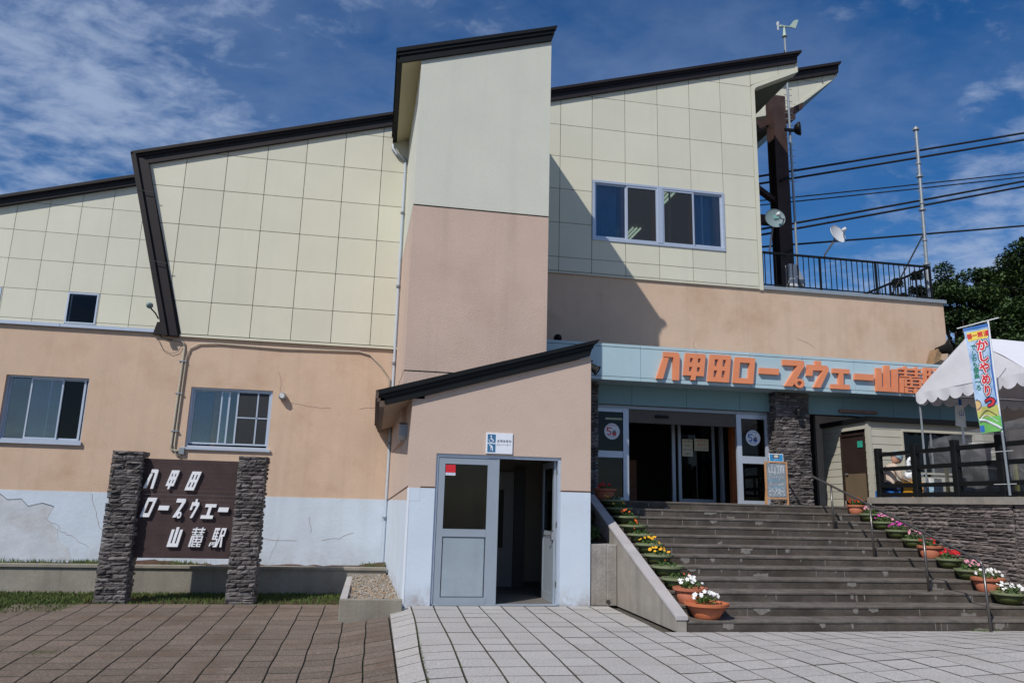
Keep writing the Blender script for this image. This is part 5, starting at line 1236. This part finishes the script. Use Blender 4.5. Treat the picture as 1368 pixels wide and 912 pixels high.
def r3(rr):
    x=rr.choice((rr.gauss(-5.4,.18),rr.uniform(-9,-4.6),rr.gauss(-3.7,.2),rr.gauss(.12,.12),rr.gauss(-6.6,.5))); 
    if x>.33: return None
    return x,rr.uniform(15.9,16.6),.2
struct('planter_weeds',blades(2600,r3,.04,.15,3),M['grass'],kind='stuff')
def r4(rr):
    if rr.random()<.5: x=.70+rr.choice((0,0,.3555,3.555,2.133))-.018*0; y=rr.uniform(7,12.3); return x-.018*(12.36-y)+rr.gauss(0,.006),y,gh(x,y)-.02
    i=rr.randint(0,14); j=rr.randint(0,16); x=.345-.325*i; y=14.02-.4*j
    if rr.random()<.6: return x+rr.gauss(0,.006)-((.018+.004*i)*(y-8) if i>2 else 0),y-rr.uniform(0,.4),gh(x,y)-.02
    return (rr.gauss(-3.6,.12),rr.gauss(9.9,.07),-.21)
struct('joint_weeds',blades(2200,r4,.006,.028,5,.004),M['grass'],kind='stuff')
def r5(rr): return rr.gauss(8.55,.12),9.82+rr.gauss(0,.03),.005
struct('step_weeds',blades(120,r5,.01,.04,6,.004),M['grass'],kind='stuff')
def leafcloud(n,cx,cy,cz,rx,ry,rz_,size,seed,flat=0):
    rr=random.Random(seed); g_=MB()
    for k in range(n):
        a=rr.uniform(0,6.28); t=rr.random()**.4; ph=rr.uniform(-1,1)
        x=cx+rx*t*math.cos(a)*math.sqrt(1-ph*ph*.8); y=cy+ry*t*math.sin(a)*math.sqrt(1-ph*ph*.8); z=cz+rz_*ph*t
        s_=size*rr.uniform(.6,1.3); d1=Vector((rr.gauss(0,1),rr.gauss(0,1),rr.gauss(0,.5))).normalized(); d2=d1.cross(Vector((rr.gauss(0,1),rr.gauss(0,1),rr.gauss(0,1)))).normalized()
        c=Vector((x,y,z)); vs=[c-d1*s_,c+d2*s_*.4,c+d1*s_,c-d2*s_*.4]; g_.add(vs,[(0,1,2,3)])
    return g_
def bank(x,y,z,s_,seed):
    sh=thing('bank_shrub','low dark green shrub in the shade behind the concrete block, '+('left' if x<3.85 else 'right')+(' front' if y<13.4 else ' rear')+' of the bank','shrub',(x,y,z)); q=obj('foliage',leafcloud(420,x,y,z+.12,.22,.3,.15,.045,seed),M['leafm'],sh,kind='stuff'); return sh
bank(3.75,13.1,1.0,1,1); bank(3.95,13.9,1.28,1,2); bank(3.72,13.8,1.3,1,3)

# ---------------------------------------------------------------- flower pots
def blossom_mesh(k,flat=False):
    g_=MB(); rr=random.Random(ord(k[0]))
    for p in range(5):
        a=p*1.2566; c=Vector((math.cos(a),math.sin(a),.15))*.55; t=Vector((-math.sin(a),math.cos(a),0)); o=len(g_.v)
        g_.add([(0,0,0),tuple(c*.9+t*.42),tuple(c*1.9+t*.25+Vector((0,0,.1))),tuple(c*1.9-t*.25+Vector((0,0,.1))),tuple(c*.9-t*.42)],[(0,4,3,2,1)])
    g_.lathe([(.0,.35),(.22,.25),(.25,.05)],(0,0,0),6)
    return g_.mesh('blossom',PET[k])
BM={k:blossom_mesh(k) for k in PET}
def pot(x,y,z,kind,flower,nf,seed,label,side,rad=.2,h=.2,fs=.024,fh=.12,spread=.85,nleaf=260):
    rr=random.Random(seed)
    t=thing('flower_pot',label,'flower pot',(x,y,z),'flower pots on the '+side+' side of the stairs')
    if kind=='green':
        obj('pot',MB().lathe([(rad*.52,0),(rad*.60,.03),(rad*.70,.035),(rad*.93,h-.035),(rad*.8,h-.04),(0,h-.05)],(x,y,z),28),M['potgreen'],t,smooth=True); obj('rim',MB().lathe([(rad*.90,h-.045),(rad*1.05,h-.03),(rad*1.06,h),(rad*.92,h),(rad*.88,h-.04)],(x,y,z),28),M['potrim'],t)
    else:
        m_=M['terra2'] if kind=='bowl' else M['terra']; b=.55 if kind=='bowl' else .66
        obj('pot',MB().lathe([(rad*b,0),(rad*b*1.05,.01),(rad*.92,h-.045),(rad*.8,h-.045),(0,h-.05)],(x,y,z),28),m_,t,smooth=True); obj('rim',MB().lathe([(rad*.90,h-.05),(rad*1.04,h-.04),(rad*1.05,h-.005),(rad*.98,h),(rad*.86,h-.03)],(x,y,z),28),m_,t)
    obj('soil',MB().lathe([(rad*.88,0),(rad*.88,.006)],(x,y,z+h-.038),20),M['soil'],t)
    obj('foliage',leafcloud(int(nleaf*.62),x,y,z+h+fh*.25,rad*spread*.85,rad*spread*.85,fh*.5,.026,seed),M['potleaf'],t,kind='stuff')
    fl=[flower] if isinstance(flower,str) else flower
    for k in range(nf):
        a=rr.uniform(0,6.28); q=rr.random()**.6; fx=q*rad*spread*math.cos(a); fy=q*rad*spread*math.sin(a)
        if fy>0 and rr.random()<.5: fy=-fy
        fz=h+fh*(.35+.75*math.sqrt(max(0,1-q*q)))+rr.uniform(-.02,.02)
        o=obj('blossom',BM[rr.choice(fl)],parent=t,loc=(fx,fy,fz)); s_=fs*rr.uniform(.8,1.25); o.scale=(s_,s_,s_); o.rotation_euler=(rr.uniform(.3,1.3),rr.uniform(-.5,.5),rr.uniform(-.6,.6))
    return t
ty=lambda i:9.9+.39*(i-1)+.2
tz_=lambda i:.142*i
RP=[(11,'terra',('orange','red'),12,'terracotta pot of orange flowers at the top of the right row',.17,.18,10.00-.42),
 (10,'green','pink',11,'green bowl of pale pink flowers just below the topmost terracotta pot',.19,.16,9.60),
 (9,'green',('pink','magenta'),14,'green bowl of pink and magenta flowers third from the top on the right',.19,.16,9.60),
 (8,'green','magenta',16,'green bowl of bright magenta flowers in the right row',.205,.165,9.60),
 (7,'green','pink',9,'green bowl of sparse pink flowers above the middle terracotta pot',.19,.165,9.62),
 (6,'terra','red',7,'terracotta pot with few red flowers halfway up the right row',.20,.21,9.62),
 (5,'green','red',17,'green bowl of dense red flowers on the right',.205,.17,9.66),
 (4,'green','pink',16,'green bowl of pale pink flowers beside the bend of the handrail',.21,.17,9.68),
 (3,'terra','white',18,'terracotta pot of white flowers lower right',.235,.215,9.67),
 (2,'green','white',20,'green bowl of white flowers lowest in the right row',.235,.18,9.66)]
for i,kd,fl,nf,lb,rd,hh,px in RP: pot(px,ty(i),tz_(i),kd,fl,nf,100+i,lb,'right',rd,hh,.023 if fl!='red' else .026)
LP=[(12,'terra','red',12,'terracotta pot of red flowers on the landing next to the hut',.22,.22,4.50,.024),
 (11,'green','yellow',2,'shaded green bowl with a yellow bloom at the top of the left row',.22,.15,4.50,.018),(10,'green','yellow',2,'shaded green bowl with tiny yellow bloom, second from the top left',.22,.15,4.50,.018),
 (9,'green','orange',5,'shaded green bowl with small orange blooms on the left',.22,.15,4.50,.02),(8,'green','orange',2,'green bowl with one bright orange bloom on the left',.22,.15,4.50,.024),
 (7,'green','orange',1,'green bowl with feathery leaves at the shadow edge on the left',.22,.16,4.49,.015),(6,'green','yellow',8,'upper green bowl of yellow marigolds on the left',.22,.165,4.49,.025),
 (5,'green','yellow',12,'lower green bowl of yellow marigolds on the left',.22,.165,4.49,.024),(4,'green','orange',1,'green bowl of leaves without blooms below the marigolds',.23,.165,4.48,.01),
 (3,'green','orange',2,'green bowl of leaves just above the terracotta pots on the left',.23,.17,4.48,.014),(2,'terra','white',14,'terracotta pot of white flowers second from the bottom on the left',.235,.22,4.50,.025),
 (1,'bowl','white',14,'orange terracotta bowl of white flowers on the bottom left step',.29,.21,4.56,.028)]
for i,kd,fl,nf,lb,rd,hh,px,fs_ in LP:
    pot(px,ty(i) if i<12 else 14.55,tz_(i),kd,fl,nf,200+i,lb,'left',rd,hh,fs_,.12 if i<3 else .085,.60 if i==1 else .75,300 if i<3 else 150)

# ---------------------------------------------------------------- small fittings
SL=thing('spotlight','black outdoor spotlight on the canopy by the hut roof','lamp',(4.2,14.9,4.3))
obj('lamp_head',MB().lathe([(.03,-.12),(.07,-.10),(.085,.06),(.11,.12),(.10,.125),(.07,.06)],(0,0,0),14,axis='x').xf(Matrix.Translation((4.30,14.72,4.36))@Matrix.Rotation(R(35),4,'Y')@Matrix.Rotation(R(-20),4,'Z')),M['black'],SL)
obj('lens',MB().lathe([(.085,.10),(.085,.105)],(0,0,0),14,axis='x').xf(Matrix.Translation((4.30,14.72,4.36))@Matrix.Rotation(R(35),4,'Y')@Matrix.Rotation(R(-20),4,'Z')),M['pan'],SL)
obj('bracket',MB().tube([(4.12,14.99,4.30),(4.14,14.8,4.34),(4.2,14.74,4.50),(4.30,14.72,4.50)],.02,8),M['black'],SL)
S2=thing('small_spotlight','small round dark lamp standing on the canopy edge beside the tower','lamp',(3.7,15.3,4.95))
obj('lamp_head',MB().lathe([(.0,-.09),(.07,-.07),(.09,0),(.075,.08),(.0,.09)],(3.69,15.3,5.07),12,axis='y'),M['black'],S2,smooth=True); obj('stand',MB().box(3.66,3.72,15.25,15.35,4.95,5.02),M['black'],S2)
WL=thing('wall_spotlight','small grey round lamp on the beige wall right of the second window','lamp',(-2.05,17,3.75))
obj('lamp_head',MB().lathe([(.04,-.16),(.075,-.14),(.085,-.04),(.05,.0)],(-2.06,17.0,3.74),14,axis='y'),M['galv'],WL,smooth=True); obj('lens',MB().lathe([(.05,-.005),(.05,.002)],(-2.06,16.835,3.74),12,axis='y'),M['dish'],WL)
TLm=thing('trim_lamp','small dark lamp at the foot of the slanted roof trim','lamp',(-4.95,17,5.4)); obj('lamp_head',MB().lathe([(0,-.1),(.06,-.08),(.07,0),(.03,.05)],(-4.97,16.85,5.55),10,axis='y'),M['dishg'],TLm,smooth=True); obj('stem',MB().tube([(-4.95,16.85,5.5),(-4.85,16.9,5.4),(-4.8,16.98,5.3)],.015,6),M['black'],TLm)
CP=thing('wall_conduit','beige conduit pipes bent along the wall and down beside the window','pipe',(-4.1,17,2.5))
yy=YW-.03
obj('main_conduit',MB().tube([(-4.45,yy,4.86),(-4.30,yy,4.86),(-4.22,yy,4.80),(-4.20,yy,4.70),(-4.24,yy,2.62),(-4.22,yy,2.52),(-4.14,yy,2.49),(-4.05,yy,2.49)],.024,8),M['pipe'],CP,smooth=True)
obj('second_conduit',MB().tube([(.24,yy,3.95),(.22,yy,4.25),(.0,yy,4.55),(-.25,yy,4.78),(-.5,yy,4.84),(-2.2,yy,4.80),(-3.5,yy,4.83),(-3.9,yy,4.80),(-4.08,yy,4.70),(-4.13,yy,4.5),(-4.17,yy,2.6),(-4.12,yy,2.42),(-4.02,yy,2.36)],.017,8),M['pipe'],CP,smooth=True)
obj('junction_box',MB().bevbox(-4.06,-3.95,YW-.07,YW,2.42,2.56,.006),M['galv'],CP)
obj('loose_wire',MB().tube([(-4.8,yy,5.05),(-4.7,yy,4.90),(-4.5,yy,4.85),(-4.35,yy,4.86)],.010,6).tube([(-4.75,yy,4.85),(-4.62,yy,4.62),(-4.45,yy,4.55),(-4.32,yy,4.60),(-4.26,yy,4.74)],.005,5),M['joint'],CP,kind=None)
for z in (4.4,3.7,2.9): obj('pipe_clip',MB().box(-4.27,-4.12,YW-.06,YW,z-.012,z+.012),M['galv'],CP)
SPK=thing('round_speaker','round dark lamp at the right end of the beige upper wall','lamp',(14.5,16.9,5.6))
obj('bell',MB().lathe([(.08,-.35),(.13,-.1),(.24,0),(.25,.03),(.19,.0)],(0,0,0),18,axis='x').xf(Matrix.Translation((14.35,16.6,5.78))@Matrix.Rotation(R(-15),4,'Y')@Matrix.Rotation(R(-40),4,'Z')),M['black'],SPK,smooth=True)
obj('bracket',MB().prism([(13.9,5.35),(14.1,5.45),(14.2,5.75),(14.05,5.75)],16.7,16.98).box(13.85,14.25,16.75,16.999,5.25,5.35),mat('rusty_tan',(.28,.18,.10),.8,.3),SPK)
# dishes
def dish(name,label,c,rad,m,nrm,pole_base,arm=True,txt=None):
    t=thing(name,label,'antenna',pole_base); q=Vector(nrm).normalized().to_track_quat('Z','X').to_matrix().to_4x4(); MT=Matrix.Translation(c)@q
    pr=[(0.001,0)]+[(rad*k/8,.22*rad*(k/8)**2) for k in range(1,9)]+[(rad*1.01,.22*rad+.006),(rad*.98,.22*rad-.02)]+[(rad*k/8,.22*rad*(k/8)**2-.02) for k in range(7,0,-1)]
    obj('reflector',MB().lathe(pr,(0,0,0),30).xf(MT),m,t,smooth=True)
    f_=MT@Vector((0,0,rad*.95)); e_=MT@Vector((0,-rad*.95,.15*rad))
    obj('feed_arm',MB().tube([e_,e_.lerp(f_,.5)+Vector((0,0,-.06)),f_],.018,8),M['galv'],t,smooth=True); obj('feed_horn',MB().lathe([(.0,-.07),(.045,-.06),(.05,.03),(.02,.06)],(0,0,0),12).xf(Matrix.Translation(f_)@q@Matrix.Rotation(math.pi,4,'X')),M['dish'],t,smooth=True)
    b=MT@Vector((0,0,-.05)); pb=Vector(pole_base)
    obj('mount_pole',MB().tube([b,(b.x,b.y+.04,b.z-.12),(pb.x,pb.y,pb.z+.05),pb],.024,8),M['steel'],t)
    if txt:
        g_=text_mb(txt,.075); g_.v=[(a,b_,c_+.10*rad) for a,b_,c_ in g_.v]; g_.xf(MT@Matrix.Translation((0,.08,0))); obj('dish_lettering',g_,mat('pale_green_print',(.2,.55,.45),.6),t)
    return t
DG=dish('satellite_dish','grey-green round satellite dish at the corner of the cladding',(9.76,16.85,8.93),.26,M['dishg'],(-.12,-1,.12),(9.70,17.05,8.10),txt=None)
mk=MB()
for k in range(8): mk.box(9.70+k*.026,9.721+k*.026,16.80-.0002*k,16.803,8.965,9.0+.008*(k%3))
mk.box(9.73,9.88,16.80,16.803,8.935,8.95)
obj('dish_marking',mk,mat('pale_green_print',(.2,.5,.42),.6),DG,kind='stuff')
dish('satellite_dish','white tilted satellite dish clamped to the terrace railing',(11.60,17.0,8.72),.26,M['dish'],(.30,-.9,.28),(11.28,17.08,8.12))
AU=thing('outdoor_unit','small white bracketed box unit behind the terrace railing','box',(10.6,17.5,7.2)); obj('case',MB().bevbox(10.50,10.72,17.5,17.7,7.3,8.0,.01),M['dish'],AU); obj('cover_flap',MB().prism([(10.74,7.98),(10.95,7.45),(10.9,7.38),(10.72,7.6)],17.5,17.66),M['greypl'],AU)
# wind vane and mast
WV=thing('wind_vane','pale green propeller wind vane on a thin pipe above the roof end','wind vane',(11.65,19,7))
mx_=11.66
obj('mast',MB().tube([(mx_,19,8.0),(mx_,19,15.9)],.035,8),M['galv'],WV)
for k in range(16):
    z=11.1+k*.2; obj('rung',MB().tube([(mx_-.13,19,z+.02),(mx_,18.99,z),(mx_+.13,19,z+.02)],.010,5),M['galv'],WV)
VS=lambda mb:mb.xf(Matrix.Translation((mx_,19,15.9))@Matrix.Scale(.62,4)@Matrix.Translation((-mx_,-19,-15.9)))
obj('vane_pedestal',VS(MB().lathe([(.14,15.9),(.09,15.95),(.07,16.1),(.05,16.35),(.05,16.5)],(mx_,19,0),12)),M['vane'],WV)
obj('vane_body',VS(MB().tube([(mx_-.28,19,16.44),(mx_-.2,19,16.46),(mx_+.55,19,16.50)],[.03,.07,.02],8).prism([(mx_+.25,16.46),(mx_+.62,16.46),(mx_+.80,16.95),(mx_+.68,16.95),(mx_+.52,16.85)],18.985,19.015)),M['vane'],WV)
obj('propeller',VS(MB().prism([(mx_-.40,16.46),(mx_-.30,16.46),(mx_-.28,16.68),(mx_-.36,16.70),(mx_-.42,16.6)],18.97,19.01).prism([(mx_-.38,16.45),(mx_-.32,16.45),(mx_-.30,16.22),(mx_-.37,16.22)],18.97,19.01)),M['dish'],WV)
obj('stay_wire',MB().tube([(mx_,19,15.5),(mx_-.25,18.9,14.8)],.012,5),M['black'],WV)
HN=thing('horn_lamp','round black floodlight clamped to the thin mast beside the steel column','lamp',(11.75,18.9,12.0))
obj('bell',MB().lathe([(.04,-.14),(.13,-.11),(.19,-.02),(.21,.04),(.18,.055),(.0,.07)],(0,0,0),18,axis='x').xf(Matrix.Translation((11.86,18.85,12.75))@Matrix.Rotation(R(-38),4,'Z')),M['black'],HN,smooth=True); obj('clamp',MB().box(11.45,11.8,18.9,18.96,12.68,12.76),M['black'],HN)
MT_=thing('antenna_mast','tall thin grey pipe mast standing at the right end of the terrace','mast',(14.65,17.5,7.1))
obj('mast',MB().tube([(14.62,17.5,7.1),(14.70,17.5,12.45)],.045,10),M['galv'],MT_)
for k,z in enumerate((8.3,9.0,9.9,10.1,10.9,11.3,12.35)): obj('collar',MB().lathe([(.09 if k%2==0 else .065,0),(.09 if k%2==0 else .065,.05)],(14.62+.015*(z-7.1),17.5,z),12),M['galv'],MT_)
st_=MB(); 
for k in range(18): z=7.5+k*.27; st_.box(14.50+.015*(z-7.1),14.62+.015*(z-7.1),17.49,17.51,z,z+.02)
obj('climbing_pegs',st_,M['galv'],MT_); obj('stay_pole',MB().tube([(14.63,17.5,9.2),(13.4,17.6,7.15)],.02,6),M['black'],MT_)
# cables
def cab(label,p,q,rad,sag=.25,two=None,grp=None):
    t=thing('overhead_cable',label,'cable',p,grp)
    for k,(dz) in enumerate((0,) if two is None else (0,two)):
        pts=[]
        for i in range(25):
            u_=i/24; pts.append((p[0]+(q[0]-p[0])*u_,p[1]+(q[1]-p[1])*u_,p[2]+dz+(q[2]-p[2])*u_-sag*4*u_*(1-u_)))
        obj('strand',MB().tube(pts,rad,6),M['cable'],t)
g_='ropeway cables leaving the building'
def ext(a,b,k=3.2): return (a[0]+(b[0]-a[0])*k,a[1]+(b[1]-a[1])*k,a[2]+(b[2]-a[2])*k)
for lb,a,b,rad,two in (('topmost thick pair of ropeway cables',(12.2,22,12.68),(23.04,22,15.66),.032,-.27),('thin pair of ropeway cables second from the top',(12.23,22,11.81),(22.82,22,14.04),.018,-.16),('third pair of ropeway cables, thick, just above the single cable',(13.5,22,11.13),(22.78,22,13.71),.032,-.20),('single ropeway cable lowest of the thick ones',(12.59,22,10.23),(22.54,22,11.96),.028,None)):
    a0=(a[0]-(b[0]-a[0])*.25,a[1],a[2]-(b[2]-a[2])*.25); cab(lb,a0,ext(a,b),rad*1.2,.12,two,g_)
cab('thin slack wire just above the treetops',(19.8,22,9.55),(60,22,11.4),.012,1.0)

# ---------------------------------------------------------------- forest
def tree(x,y,z,h,rad,label,kind,seed,grp,trunk=True,n=5200,name='broadleaf_tree'):
    rr=random.Random(seed); t=thing(name,label,'tree',(x,y,z),grp)
    m_=M['leafc'] if kind=='c' else M['leafm'] if kind=='m' else M['leafd']
    tr_=MB().tube([(x,y,z),(x+.1,y,z+h*.4),(x,y,z+h*.92)],[h*.022,h*.015,.03],8); cr_=MB(); clumps=[]
    if kind=='c':
        k=0; zz=.16
        while zz<.98:
            rr_=rad*(1-zz)**.8+.15; m=int(7+rr_*2)
            for q in range(m): a=rr.uniform(0,6.28); L_=rr_*rr.uniform(.7,1.1); clumps.append((x+math.cos(a)*L_*.6,y+math.sin(a)*L_*.6,z+h*zz-L_*.15,L_*.62,.34+.12*rr_)); tr_.tube([(x,y,z+h*zz),(x+math.cos(a)*L_,y+math.sin(a)*L_,z+h*zz-L_*.25)],[.04,.01],5)
            zz+=.055
    else:
        for k in range(80):
            a=rr.uniform(0,6.28); v_=rr.uniform(.22,1); q=math.sqrt(max(.05,1-((v_-.55)/.5)**2)); L_=rad*q*rr.uniform(.35,1.0)
            cx,cy,cz=x+math.cos(a)*L_,y+math.sin(a)*L_,z+h*v_; clumps.append((cx,cy,cz,rad*rr.uniform(.24,.38),rad*rr.uniform(.16,.28)))
            if k%3==0: tr_.tube([(x,y,z+h*v_*.6),(x+math.cos(a)*L_*.6,y+math.sin(a)*L_*.6,z+h*v_*.85),(cx,cy,cz)],[h*.01,h*.006,.02],5)
    per=n//len(clumps); vs=cr_.v; fs=cr_.f
    ls=.125 if kind!='c' else .10
    for cx,cy,cz,rx,rz2_ in clumps:
        for k in range(per):
            a=rr.uniform(0,6.28); ph=rr.uniform(-.6,1); q=rr.random()**.35; s2=math.sqrt(max(0,1-ph*ph)); px=cx+rx*q*s2*math.cos(a); py=cy+rx*q*s2*math.sin(a); pz=cz+rz2_*q*ph
            s_=ls*rr.uniform(.6,1.4); d1=Vector((rr.gauss(0,1),rr.gauss(0,1),rr.gauss(0,.45))).normalized(); d2=d1.cross(Vector((rr.gauss(0,.5),rr.gauss(0,.5),1))).normalized()
            o=len(vs); vs+=[(px-d1.x*s_,py-d1.y*s_,pz-d1.z*s_),(px+d2.x*s_*.5,py+d2.y*s_*.5,pz+d2.z*s_*.5),(px+d1.x*s_,py+d1.y*s_,pz+d1.z*s_),(px-d2.x*s_*.5,py-d2.y*s_*.5,pz-d2.z*s_*.5)]; fs.append((o,o+1,o+2,o+3)); cr_.m.append(0)
    obj('trunk',tr_,M['bark'],t); obj('crown',cr_,m_,t)
TG='trees behind the terrace'
TREES=[(39.4,45,17.4,2.9,'d','dark bushy tree just right of the mast and the terrace wall end'),(41.2,46,18.9,3.0,'d','dark rounded treetop left of the banner pole top'),(42.9,45,18.8,2.8,'m','mid green leafy treetop right of the banner pole top'),(44.5,45,20.2,3.0,'d','dark tree rising towards the right edge'),(46.6,45,21.9,3.3,'d','tallest dark tree at the right edge of the photo'),
 (38.4,41,13.6,2.9,'d','low dark tree filling the space beside the terrace wall'),(40.4,41,14.6,3.0,'d','low dark tree behind the banner top'),(42.4,41,15.6,3.0,'m','leafy green tree low behind the tent ridge'),(44.4,42,17.0,3.2,'d','dark tree above the tent at the far right'),(36.6,37,10.8,3.0,'m','lighter green tree low behind the tent peak'),(39.0,37,11.8,3.0,'d','dark tree directly behind the tent roof'),
 (36.7,45,19.3,1.9,'c','taller conifer seen through the right end of the railing'),(35.2,45,18.6,1.6,'c','small conifer tip seen behind the railing bars'),(34.0,46,17.6,1.5,'c','lowest conifer tip furthest left behind the railing'),(48.2,47,24.0,3.0,'c','conifer at the far right edge above the leafy trees')]
for i,(x,y,h,rd,k,lb) in enumerate(TREES): tree(x,y,0,h,rd,lb,k,300+i,TG,n=27000 if k!='c' else 15000,name='conifer' if k=='c' else 'broadleaf_tree')
# distant wooded slope
hl=MB(); rr=random.Random(77); n=40
for i in range(n+1):
    for j in range(9):
        x=20+150*i/n; y=62+j*9; hl.v.append((x,y,(j/8)**.8*(16+.10*(x-20)+2*math.sin(x*.2))+rr.uniform(-1.2,1.2)))
for i in range(n):
    for j in range(8): a=i*9+j; hl.f.append((a,a+9,a+10,a+1)); hl.m.append(0)
struct('hillside',hl,M['leafd'],smooth=True)
